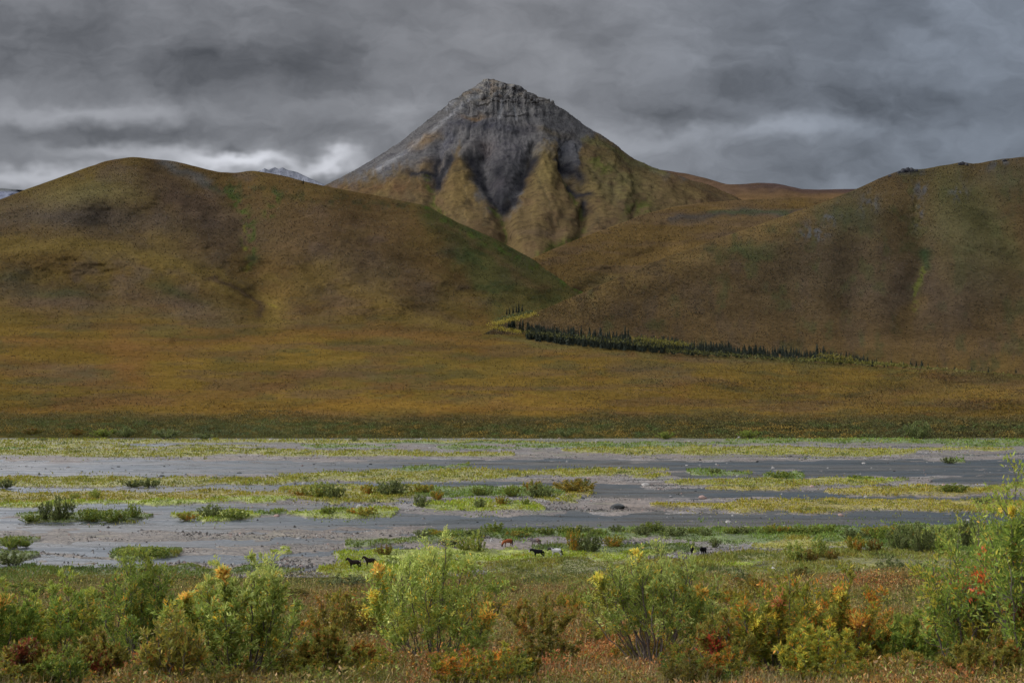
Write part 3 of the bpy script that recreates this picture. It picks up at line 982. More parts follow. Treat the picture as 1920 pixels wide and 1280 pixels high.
# rocky tower and crags on the summit ridge belong to the mountain
def crags():
    specs = [(1029, 192, 4, 14), (1036, 194, 5, 12), (1023, 190, 4, 8), (966, 168, 5, 16), (976, 172, 6, 22), (985, 180, 6, 16), (954, 172, 6, 12), (940, 168, 8, 16), (925, 164, 8, 18),
             (912, 162, 8, 16), (996, 184, 6, 12), (1008, 190, 5, 10), (930, 182, 9, 16), (950, 186, 9, 16), (972, 196, 9, 16),
             (906, 184, 8, 16), (990, 196, 8, 14), (1700, 0, 0, 0)][:-1]
    vs, fs, off = [], [], 0
    rs = np.random.RandomState(3)
    base = [boulder_mesh('crag', 20 + i, 2, 1.0, .5) for i in range(3)]
    for (px, py, w, h) in specs:
        D = DPK - (60 if py < 175 else 190) if px < 1015 else DPK - 10
        h *= .72
        x, y, z = [float(q) for q in P(px, py, D)]
        k = D / FPX
        me = base[rs.randint(3)]
        co = np.array([v.co[:] for v in me.vertices])
        a = rs.uniform(0, 6.28)
        c, s = math.cos(a), math.sin(a)
        q = np.stack([(co[:, 0] * c - co[:, 1] * s) * w * k * .75, (co[:, 0] * s + co[:, 1] * c) * w * k, (co[:, 2] - .3) * h * k * .75], -1) + np.array([x, y, z])
        f = np.array([p.vertices[:] for p in me.polygons]) + off
        vs.append(q)
        fs.append(f)
        off += len(q)
    v = np.concatenate(vs)
    c = np.ones((len(v), 3)) * np.array((.092, .088, .084)) * (1 + .35 * fbm(v[:, 0] / 20, v[:, 2] / 9, 3))[:, None]
    o = link('mountain_crags', mesh_from('mountain_crags', v, np.concatenate(fs), c), M_ROCKY)
    tag(o, kind='structure')


crags()


def outcrops():
    X, Y, Z, C, D = SH['right_hill']
    px = np.linspace(895, 2280, X.shape[1])
    base = [boulder_mesh('crag', 30 + i, 2, 1.0, .6) for i in range(3)]
    rs = np.random.RandomState(9)
    vs, fs, off = [], [], 0
    for (qx, w, h) in [(1686, 7, 4), (1694, 9, 6), (1702, 9, 7), (1710, 8, 6), (1718, 6, 4), (1668, 6, 3), (1800, 7, 4), (1806, 7, 5), (1813, 6, 3), (1884, 8, 3)]:
        j = int(np.argmin(np.abs(px - qx)))
        i = X.shape[0] - 4
        k = Y[i, j] / FPX
        me = base[rs.randint(3)]
        co = np.array([v.co[:] for v in me.vertices])
        vs.append(co * np.array([w * k * .7, w * k * .7, h * k]) + np.array([X[i, j], Y[i, j], Z[i, j] - h * k * .2]))
        fs.append(np.array([p.vertices[:] for p in me.polygons]) + off)
        off += len(co)
    v = np.concatenate(vs)
    o = link('hill_outcrops', mesh_from('hill_outcrops', v, np.concatenate(fs), np.ones((len(v), 3)) * np.array((.045, .045, .048))), M_ROCKY)
    tag(o, kind='structure')


outcrops()

# ------------------------------------------------------------------ river flat
def lens(px, py, x0, x1, yl, yr, h, sh=.35):
    t = np.clip((px - x0) / (x1 - x0), 0, 1)
    yc = yl + (yr - yl) * t
    half = h * np.maximum(4 * t * (1 - t), 1e-4) ** sh
    v = 1 - np.abs(py - yc) / half
    return np.where((px < x0) | (px > x1), -1.0, v)


GRASS = [(-400, 1150, 825, 830, 3, 'y'), (-300, 500, 838, 838, 2.2, 'y'), (700, 1500, 831, 832, 2, 'g'),   # x0,x1,yl,yr,half,colour
    (-400, 250, 832, 834, 3, 'y'), (150, 700, 827, 829, 2.5, 'y'), (-400, 440, 846, 851, 8, 'y'), (300, 640, 843, 846, 3, 'y'), (430, 700, 851, 853, 4, 'y'), (640, 960, 848, 853, 4, 'y'),
    (-100, 90, 843, 843, 2.5, 'g'), (560, 760, 836, 838, 3, 'g'), (820, 980, 840, 841, 2.5, 'g'),
    (960, 1300, 836, 838, 3, 'g'), (1060, 1720, 845, 848, 8, 'y'), (1350, 2300, 826, 829, 4.5, 'g'), (1780, 2300, 836, 836, 3, 'g'), (1600, 1900, 846, 842, 3, 'y'),
    (-400, 590, 904, 903, 9, 'y'), (500, 760, 897, 888, 8, 'y'), (650, 1000, 896, 888, 10, 'y'), (880, 1250, 890, 882, 6, 'y'), (728, 840, 880, 879, 4, 'g'), (843, 882, 875, 874, 3, 'g'), (1780, 1815, 864, 864, 4, 'g'),
    (-400, 620, 935, 930, 9, 'o'), (-400, 330, 948, 944, 5, 'l'), (160, 560, 946, 936, 5, 'l'), (520, 820, 926, 922, 13, 'y'), (700, 1060, 924, 922, 9, 'g'), (610, 760, 938, 932, 6, 'y'), (1035, 1122, 917, 918, 10, 'o'),
    (1005, 1100, 935, 936, 5, 'y'), (770, 1016, 948, 950, 10, 'l'), (545, 762, 965, 963, 9, 'l'), (315, 490, 968, 966, 10, 'l'), (38, 296, 971, 968, 10, 'd'), (470, 540, 962, 962, 4, 'g'),
    (1240, 1660, 906, 904, 7, 'y'), (1430, 1500, 894, 893, 6, 'g'), (1290, 1400, 886, 886, 4, 'g'), (1180, 1260, 893, 892, 3, 'y'), (1590, 1700, 901, 900, 3, 'l'), (1320, 1500, 916, 914, 3, 'o'),
    (1555, 1900, 922, 920, 8, 'o'), (1205, 2300, 950, 946, 11, 'o'), (1820, 2300, 915, 905, 5, 'y'),
    (-400, 72, 1018, 1016, 11, 'd'), (-400, 66, 1050, 1046, 13, 'd'), (208, 345, 1040, 1036, 9, 'd'), (520, 545, 1035, 1035, 3, 'l'),
    (-400, 560, 1088, 1072, 11, 'd'), (-400, 120, 1090, 1086, 14, 'd'), (590, 900, 1074, 1066, 14, 'l'), (625, 1150, 1044, 1040, 7, 'l'), (640, 860, 1050, 1046, 8, 'l'),
    (640, 900, 1022, 1010, 6, 'd'), (780, 2300, 1003, 996, 11, 'g'), (1100, 2300, 1003, 1004, 16, 'g'), (1000, 1300, 1032, 1030, 8, 'd'),
    (860, 1260, 1047, 1040, 8, 'l'), (860, 1400, 1066, 1064, 14, 'm'), (1300, 1420, 1056, 1056, 8, 'l'), (840, 2300, 1094, 1094, 26, 'm'), (1300, 2300, 1050, 1050, 22, 'm'), (1400, 1620, 1022, 1018, 8, 'y'), (1620, 2300, 1020, 1020, 20, 'g'),
]
WATER = [
    (-400, 190, 838.5, 838, 2.2), (190, 340, 833, 832.5, 1.6), (-400, 85, 848, 848, 2), (270, 405, 850, 849, 2.4), (0, 60, 832, 832, 1.4), (295, 345, 832, 832, 1.2),
    (-400, 760, 878, 876, 15), (400, 1500, 872, 872, 11), (900, 2300, 878, 868, 11), (1250, 1900, 890, 886, 7), (-400, 640, 918, 914, 6), (500, 1120, 911, 906, 6), (1100, 1700, 926, 924, 9), (1050, 1260, 905, 930, 9),
    (1450, 2300, 934, 935, 6), (1750, 2300, 900, 895, 12),
    (-400, 700, 957, 950, 7), (-400, 120, 960, 962, 12), (290, 335, 968, 966, 10), (-400, 1300, 986, 976, 14), (900, 2300, 973, 974, 14),
    (-400, 900, 1031, 1012, 6), (-400, 300, 1024, 1030, 9), (66, 115, 1047, 1047, 4), (-400, 720, 1066, 1040, 7), (-400, 260, 1070, 1064, 7), (440, 760, 1052, 1026, 7), (20, 90, 1102, 1099, 5), (400, 640, 1080, 1064, 5),
]
GC = {'y': (.17, .155, .030), 'g': (.095, .125, .030), 'l': (.175, .195, .024), 'o': (.185, .150, .028), 'd': (.085, .105, .026), 'm': (.125, .118, .030)}


def flat_fields(px, py):
    wy = py + fbm(px / 60, py / 9, 4, 3) * np.interp(py, [820, 1080], [4.0, 13])
    wx = px + fbm(px / 50, py / 12, 4, 6) * 30
    g = np.full(px.shape, -1.0)
    gc = np.zeros(px.shape + (3,)) + np.array(GC['y'])
    for (x0, x1, yl, yr, h, c) in GRASS:
        v = lens(wx, wy, x0, x1, yl, yr, h)
        gc = np.where((v > g)[..., None], np.array(GC[c]), gc)
        g = np.maximum(g, v)
    w = np.full(px.shape, -1.0)
    for (x0, x1, yl, yr, h) in WATER:
        w = np.maximum(w, lens(wx, wy, x0, x1, yl, yr, h, .3))
    return g, w, gc


def river_flat():
    px = np.linspace(-420, 2340, 1150)
    py = np.concatenate([np.linspace(816, 900, 110), np.linspace(900.8, 1112, 190)])
    pxg, pyg = np.meshgrid(px, py)
    g, w, gc = flat_fields(pxg, pyg)
    D = Dplane(pyg)
    X, Y, Z = P(pxg, pyg, D)
    gr = sstep(-.12, .25, g)
    wt = sstep(-.2, .5, w + .5 * fbm(pxg / 40, pyg / 4, 4, 71)) * (1 - gr)
    n = fbm(X / 22, Y / 7, 6, 4) * 1.7
    n2 = fbm(X / 34, Y / 40, 4, 14)
    # gravel sits just above the water, channel beds just below; the shallows break through
    Z = .115 + n * .16 + n2 * .10 - wt * .34 + gr * (.32 + .2 * n2)
    C = np.ones(pxg.shape + (3,)) * np.array((.155, .128, .108))
    C = paint(C, .6 * sstep(0, .4, fbm(X / 20, Y / 30, 4, 24)), (.105, .092, .084))
    C = paint(C, .6 * sstep(.1, .35, fbm(X / 30, Y / 5, 5, 27)), (.085, .070, .058))
    C = paint(C, .45 * sstep(.1, .35, fbm(X / 26, Y / 7, 5, 29)), (.27, .25, .23))
    C = paint(C, .5 * sstep(.15, .4, fbm(X / 12, Y / 6, 4, 39)) * (w < -.2), (.10, .11, .035))
    C = paint(C, .45 * sstep(0, .4, fbm(X / 14, Y / 20, 4, 34)), (.20, .150, .110))
    C = paint(C, .5 * sstep(960, 1000, pyg) * sstep(900, 500, pxg), (.15, .122, .085))
    C = paint(C, sstep(.08, -.05, Z) * .55, (.10, .085, .07))
    for b in [(1180, 953, 110, 4), (1500, 1024, 150, 10), (420, 1070, 60, 14), (1000, 1050, 70, 6), (700, 990, 200, 8)]:
        C = paint(C, .6 * blob(pxg, pyg, *b), (.125, .09, .065) if b[0] not in (1500,) else (.27, .25, .235))
    C = C * .74
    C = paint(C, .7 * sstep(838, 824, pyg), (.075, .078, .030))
    C = paint(C, .95 * gr, (0, 0, 0))
    C = C + gc * (.95 * gr)[..., None] * (.95 + .5 * fbm(X / 3, Y / 5, 4, 9))[..., None]
    o = grid_obj('river_bed', X, Y, Z, C, M_GRAVEL)
    tag(o, kind='structure')
    v = np.array([(-4000, 150, 0), (4000, 150, 0), (4000, 730, 0), (-4000, 730, 0)], float)
    o = link('water', mesh_from('water', v, np.array([[0, 1, 2, 3]])), M_WATER)
    tag(o, kind='structure')
    v = np.array([(-60000, -3000, -30), (60000, -3000, -30), (60000, 60000, -30), (-60000, 60000, -30)], float)
    o = link('ground', mesh_from('ground', v, np.array([[0, 1, 2, 3]]), np.ones((4, 3)) * np.array(BRN)), M_TUNDRA)
    tag(o, kind='structure')


river_flat()

# ------------------------------------------------------------------ near slope
GPR = [(-40, 30.5), (0, 28.6), (12, 26.7), (25, 24.45), (38, 21.9), (60, 18.3), (80, 15.4), (100, 12.8), (125, 9.3), (150, 6.0), (175, 2.6), (190, .9), (200, .25), (212, -.35), (240, -.8)]


def ground_z(X, D):
    X = np.asarray(X, float)
    D = np.asarray(D, float)
    z = (ip(D - 4, GPR) + ip(D, GPR) + ip(D + 4, GPR)) / 3
    px = 960 + FPX * X / np.maximum(D, 5)
    z = z + 2.1 * blob(px, D, 1690, 148, 190, 26) + 1.0 * blob(px, D, 1500, 120, 200, 30)
    z = z + fbm(X / 7, D / 7, 3, 5) * .35 * sstep(4, 30, D) + fbm(X / 1.7, D / 1.7, 3, 15) * .10
    z = z - 1.4 * sstep(185, 196, D) * sstep(620, 400, px) * 0
    return z


def fore_colour(px, py, X, D):
    wx = px + fbm(X / 3, D / 6, 4, 2) * 60
    wy = py + fbm(X / 3, D / 6, 4, 12) * 14
    C = np.ones(np.shape(px) + (3,)) * np.array((.120, .105, .030))
    C = paint(C, .7 * sstep(0, .35, fbm(X / 2.2, D / 4, 4, 31)), (.150, .088, .030))
    C = paint(C, .7 * sstep(.05, .35, fbm(X / 2.6, D / 5, 4, 41)), (.085, .105, .026))
    C = paint(C, .7 * sstep(.15, .45, fbm(X / 1.6, D / 3, 4, 51)), (.175, .070, .028))
    far = sstep(48, 110, D)
    C = paint(C, .85 * far, (.108, .122, .032))
    C = paint(C, .55 * far * sstep(.05, .4, fbm(X / 7, D / 12, 4, 61)), (.130, .082, .032))
    C = paint(C, .5 * far * sstep(.05, .4, fbm(X / 6, D / 10, 4, 65)), (.070, .095, .028))
    for (bx, by, rx, ry, c, a) in [
            (40, 1215, 70, 16, (.23, .055, .030), .9), (190, 1255, 60, 16, (.20, .060, .025), .8), (1000, 1250, 190, 28, (.20, .075, .028), .8),
            (1130, 1215, 80, 18, (.22, .085, .026), .8), (1640, 1092, 110, 16, (.19, .090, .034), .85), (650, 1140, 60, 22, (.15, .075, .032), .7),
            (1010, 1112, 90, 9, (.150, .080, .034), .5), (1060, 1150, 60, 18, (.155, .080, .03), .6), (1420, 1095, 70, 14, (.17, .095, .035), .6), (700, 1105, 60, 8, (.15, .08, .035), .5),
            (1340, 1210, 50, 12, (.22, .06, .03), .6), (560, 1230, 70, 30, (.16, .08, .03), .5), (480, 1060, 160, 12, (.085, .10, .028), .8)]:
        C = paint(C, a * blob(wx, wy, bx, by, rx, ry), c)
    return C


def near_slope():
    D = np.concatenate([np.linspace(-30, 18, 20), 20 * (238 / 20.) ** np.linspace(0, 1, 330)])
    u = np.linspace(-1.2, 1.25, 700)
    s = np.maximum(np.abs(D), 14)
    X = u[None] * s[:, None] * .62
    Dg = np.repeat(D[:, None], len(u), 1)
    Z = ground_z(X, Dg)
    Dp = np.maximum(Dg, 8)
    px, py = proj(X, Dp, Z)
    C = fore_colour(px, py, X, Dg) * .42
    # soft muddy shore and meadow of the flat at the foot
    o = grid_obj('near_slope', X, Dg, Z, C, M_FORE)
    tag(o, kind='structure')


near_slope()


def gz(px, D):
    """ground point for a column px at distance D on the near slope or the flat"""
    for _ in range(1):
        X = (px - 960) / FPX * D * 1.004
        z = float(ground_z(np.array([X]), np.array([D]))[0])
        return X, D, max(z, .25 if D > 195 else -9)


# ------------------------------------------------------------------ stuff: low plants of the near slope
def scatter_cover():
    rng = np.random.RandomState(21)
    n = 700000
    # more plants per metre nearby
    D = 19 * (205 / 19.) ** (rng.rand(n) ** .92)
    u = rng.uniform(-.56, .56, n)
    X = u * D + rng.uniform(-6, 6, n)
    Z = ground_z(X, D)
    px, py = proj(X, D, Z)
    ok = (px > -420) & (px < 2340)
    X, D, Z, px, py = X[ok], D[ok], Z[ok], px[ok], py[ok]
    n = len(X)
    tuss = np.clip(fbm(X / 1.1, D / 1.1, 3, 71) * .9 + fbm(X / 4, D / 4, 3, 72) * .7 + .35, .03, 1.3)
    sc = (D / 30) ** .62
    h = tuss * .62 * np.minimum(sc, 1.7) * rng.rand(n) ** .55
    C = fore_colour(px, py, X, D)
    hue = rng.rand(n)
    jit = rng.normal(1, .26, (n, 1)).clip(.35, 2)
    C = C * jit * (1 + rng.normal(0, .10, (n, 3)))
    f2 = fbm(X / .8, D / .8, 2, 81)
    C = np.where((hue > .93)[:, None], C * np.array([1.9, 1.5, .9]), C)
    C = np.where(((hue < .16) & (f2 > -.1))[:, None], np.array([.105, .150, .030]) * jit, C)
    C = np.where(((hue > .16) & (hue < .22))[:, None], np.array([.25, .20, .11]) * jit, C)
    C = (C * np.array([1.75, 1.4, 1.15])).clip(.006, .6)
    d = rng.normal(size=(n, 3)) * np.array([1, 1, .6]) + np.array([0, 0, .9])
    L = .105 * sc * rng.uniform(.5, 1.3, n)
    Wd = L * rng.uniform(.22, .5, n)
    st = rng.rand(n) < .10                 # grass stalks
    L = np.where(st, L * 3.6, L)
    Wd = np.where(st, Wd * .28, Wd)
    d[st] = d[st] * .35 + np.array([.1, 0, 1])
    h = np.where(st, h * .5, h)
    C = np.where(st[:, None], np.array([.26, .20, .09]) * jit * (.6 + .7 * rng.rand(n, 1)), C)
    v, f = leaf_quads(np.stack([X, D, Z + h - .03], -1), d, L, Wd, rng)
    o = link('ground_cover', mesh_from('ground_cover', v, f, np.repeat(C, 4, 0)), M_GRASS)
    tag(o, 'low red, ochre and olive heath plants and dry stalks covering the near slope', 'ground cover', kind='stuff')


scatter_cover()


def scatter_flat():
    rng = np.random.RandomState(33)
    n = 1700000
    px = rng.uniform(-250, 2200, n)
    py = rng.uniform(822, 1110, n)
    g, w, gc = flat_fields(px, py)
    dens = fbm(px / 14, py / 4, 3, 91)
    ok = (g > -.05) & (rng.rand(n) < np.where(py > 1000, .42, .40) * (.6 + .8 * dens)) | ((g > -.9) & (g < -.05) & (rng.rand(n) < .012))
    px, py, g, gc = px[ok], py[ok], g[ok], gc[ok]
    n = len(px)
    D = Dplane(py)
    X, Y, _ = P(px, py, D)
    n2 = fbm(X / 34, Y / 40, 4, 14)
    Z = .10 + (.32 + .2 * n2) * sstep(-.12, .25, g) - .12
    Z = np.where(D < 210, np.maximum(Z, ground_z(X, D)), Z)
    tall = np.clip(.5 + 1.2 * fbm(X / 6, Y / 12, 4, 97), .15, 1.6)
    k = D / 300
    L = (.36 + .62 * tall) * rng.uniform(.5, 1.15, n) * (.55 + .45 * k)
    Wd = .27 * k * rng.uniform(.5, 1.4, n)
    d = rng.normal(size=(n, 3)) * np.array([.5, .5, .15]) + np.array([0, 0, 1])
    jit = rng.normal(1, .13, (n, 1)).clip(.4, 1.8)
    hue = fbm(X / 5, Y / 9, 4, 101)
    C = gc * np.array([1.65, 1.75, 1.2])
    C = paint(C, .7 * sstep(.1, .45, hue), (.075, .105, .034))
    C = paint(C, .6 * sstep(-.1, -.45, hue), (.27, .22, .035))
    C = C * jit * (1 + rng.normal(0, .08, (n, 3)))
    v, f = leaf_quads(np.stack([X, Y, Z], -1), d, L, Wd, rng)
    o = link('river_grass', mesh_from('river_grass', v, f, np.repeat(C.clip(.01, .6), 4, 0)), M_GRASS)
    tag(o, 'yellow green grass and sedge growing in long strips on the gravel bars', 'grass', kind='stuff')


scatter_flat()


def scatter_stones():
    """cobbles and driftwood lying on the gravel, far too many to count"""
    rng = np.random.RandomState(35)
    n = 150000
    px = rng.uniform(-250, 2200, n)
    py = rng.uniform(822, 1085, n)
    g, w, gc = flat_fields(px, py)
    cl = fbm(px / 40, py / 4, 4, 191)
    ok = (g < 0) & (rng.rand(n) < np.where(w < -.1, .5 + .8 * cl, .012 + .05 * cl))
    px, py, w = px[ok], py[ok], w[ok]
    n = len(px)
    D = Dplane(py)
    X, Y, _ = P(px, py, D)
    sz = rng.uniform(.08, .28, n) * (.6 + .4 * D / 300) * np.where(rng.rand(n) < .04, 2.2, 1)
    a = rng.uniform(0, 6.28, n)
    v = np.empty((n, 5, 3))
    for q in range(4):
        an = a + q * 1.5708
        v[:, q, 0] = X + np.cos(an) * sz * rng.uniform(.7, 1.7, n)
        v[:, q, 1] = Y + np.sin(an) * sz * rng.uniform(.7, 1.3, n)
        v[:, q, 2] = .0
    v[:, 4] = np.stack([X + rng.normal(0, .2, n) * sz, Y + rng.normal(0, .2, n) * sz, .12 + sz * rng.uniform(.5, 1.1, n)], -1)
    i = np.arange(n)[:, None] * 5
    f = np.concatenate([np.concatenate([i + q, i + (q + 1) % 4, i + 4], 1) for q in range(4)])
    t = rng.rand(n)
    C = np.ones((n, 3)) * np.array((.13, .118, .108))
    C = np.where((t > .72)[:, None], np.array((.25, .235, .215)), C)
    C = np.where((t > .93)[:, None], np.array((.22, .15, .125)), C)
    C = np.where((t < .42)[:, None], np.array((.050, .044, .038)), C)
    C = C * rng.normal(1, .2, (n, 1)).clip(.4, 1.7)
    o = link('gravel_stones', mesh_from('gravel_stones', v.reshape(-1, 3), f, np.repeat(C, 5, 0)), M_GRASS)
    tag(o, 'grey, pale and dark cobbles strewn over the gravel between the channels', 'gravel', kind='stuff')


scatter_stones()


def scatter_bank():
    """shrub belt along the far river bank, too dense to count"""
    rng = np.random.RandomState(44)
    n = 210000
    px = rng.uniform(-250, 2200, n)
    s = rng.rand(n) ** .9 * 1.35
    by = ip(px, BANKY)
    topy = 779 + fbm(px / 60, px * 0, 4, 5) * 10 + ip(px, [(0, 0), (500, 3), (620, 8), (1000, 9), (1400, 4), (1700, 6), (1920, 8)])
    py = by + (topy - by) * s ** .8
    D = lb_depth(px, py)
    X, Y, Z = P(px, py, D)
    cl = fbm(X / 5.5, Y / 7 + Z * .4, 3, 5)
    cl2 = fbm(X / 14, Y / 14 + Z * .2, 3, 15)
    keep = rng.rand(n) < (.35 + 1.1 * np.clip(cl + .25, 0, 1)) * sstep(1.38, .85, s)
    X, Y, Z, px, s, cl, cl2 = [q[keep] for q in (X, Y, Z, px, s, cl, cl2)]
    n = len(X)
    h = np.clip(1.3 + 3.2 * cl + 1.2 * cl2, .2, 4.5) * rng.rand(n) ** .6 * (1.0 - .5 * s).clip(.2, 1)
    hue = fbm(X / 9, Z / 2.5 + Y / 20, 4, 25)
    C = np.ones((n, 3)) * np.array((.115, .105, .028))
    C = paint(C, .9 * sstep(.05, .35, hue), (.085, .120, .030))
    C = paint(C, .75 * sstep(-.1, -.35, hue), (.25, .155, .026))
    C = paint(C, .8 * sstep(.5, 1.0, s) * .8, (.105, .068, .024))
    C = paint(C, .7 * blob(px, s * 10, 420, 1.5, 130, 5), (.060, .095, .040))
    C = paint(C, .7 * blob(px, s * 10, 1700, 2, 60, 7), (.050, .07, .026))
    C = C * 1.1 * rng.normal(1, .38, (n, 1)).clip(.3, 2)
    d = rng.normal(size=(n, 3)) + np.array([0, 0, .5])
    L = rng.uniform(.4, 1.0, n)
    v, f = leaf_quads(np.stack([X, Y - h * .3, Z + h - .2], -1), d, L, L * .6, rng)
    o = link('bank_shrubbery', mesh_from('bank_shrubbery', v, f, np.repeat(C.clip(.008, .6), 4, 0)), M_GRASS)
    tag(o, 'dense dark green and golden shrub belt along the far river bank', 'shrubbery', kind='stuff')


scatter_bank()


def scatter_creek():
    """yellow and green willow scrub round the spruces in the side valley"""
    rng = np.random.RandomState(45)
    V_, F_, C_ = [], [], []
    pts = [((925, 606), (1000, 588), 520, 4, YEL), ((925, 612), (975, 622), 260, 4, YEL), ((985, 628), (1250, 655), 1500, 6, (.13, .13, .032)), ((1190, 640), (1290, 652), 400, 6, (.20, .18, .03)),
           ((1250, 655), (1520, 676), 2000, 5, (.13, .13, .032)), ((1500, 672), (1700, 684), 2000, 4, (.17, .16, .03)), ((1700, 686), (1900, 702), 300, 2.5, (.17, .15, .035)), ((930, 600), (1000, 582), 200, 4, (.06, .08, .025)),
           ((1540, 664), (1600, 672), 200, 4, (.2, .17, .03))]
    for (a, b, n, th, c) in pts:
        n = int(n * (2.2 if n < 1000 else .8))
        t = rng.rand(n)
        px = a[0] + (b[0] - a[0]) * t + rng.normal(0, 6, n)
        py = a[1] + (b[1] - a[1]) * t + rng.normal(0, th * .45, n) - (7 if th == 6 or (th == 5 and n > 4000) else 0)
        D = creekD(px)
        X, Y, Z = P(px, py, D + rng.uniform(-15, 15, n))
        L = rng.uniform(.7, 1.9, n)
        v, f = leaf_quads(np.stack([X, Y, Z - .5], -1), rng.normal(size=(n, 3)) + np.array([0, 0, .5]), L, L * .7, rng)
        V_.append(v)
        F_.append(f + sum(len(q) for q in V_[:-1]))
        cc = np.array(c) * (.62 if a[0] > 980 else .85) * rng.normal(1, .28, (n, 1)).clip(.35, 1.8)
        C_.append(np.repeat(cc, 4, 0))
    o = link('creek_scrub', mesh_from('creek_scrub', np.concatenate(V_), np.concatenate(F_), np.concatenate(C_)), M_GRASS)
    tag(o, 'yellow and green willow scrub filling the creek among the spruces', 'scrub', kind='stuff')


def creekD(px):
    return ip(px, [(900, 1440), (960, 1430), (1100, 1290), (1250, 1225), (1500, 1150), (1700, 1075), (1920, 1030)])


scatter_creek()

# ------------------------------------------------------------------ spruces
def spruce_mesh(seed, H=1.0, w=.13):
    rng = np.random.RandomState(seed)
    V_, F_ = tubes([np.array([[0, 0, -.03], [0, 0, .5], [.004, 0, 1.0]])], [np.array([.018, .011, .002])], 5)
    n = 420
    z = .06 + .93 * rng.rand(n) ** 1.15
    a = rng.uniform(0, 6.283, n)
    prof = w * (1 - z) ** .75 * (0.75 + .45 * vnoise(z * 13 + seed, a * 1.2)) + .012
    p0 = np.stack([np.cos(a) * prof * .12, np.sin(a) * prof * .12, z], -1)
    d = np.stack([np.cos(a), np.sin(a), -.35 + 0 * z], -1)
    v, f = leaf_quads(p0, d, prof * rng.uniform(.7, 1.15, n), .085 * (1.1 - z * .6), rng)
    C = np.concatenate([np.ones((len(V_), 3)) * np.array((.05, .04, .03)),
                        np.repeat(np.array((.042, .052, .036)) * rng.normal(1, .3, (n, 1)).clip(.4, 2), 4, 0)])
    return mesh_from('spruce_tree', np.concatenate([V_, v]), np.concatenate([F_, f + len(V_)]), C)


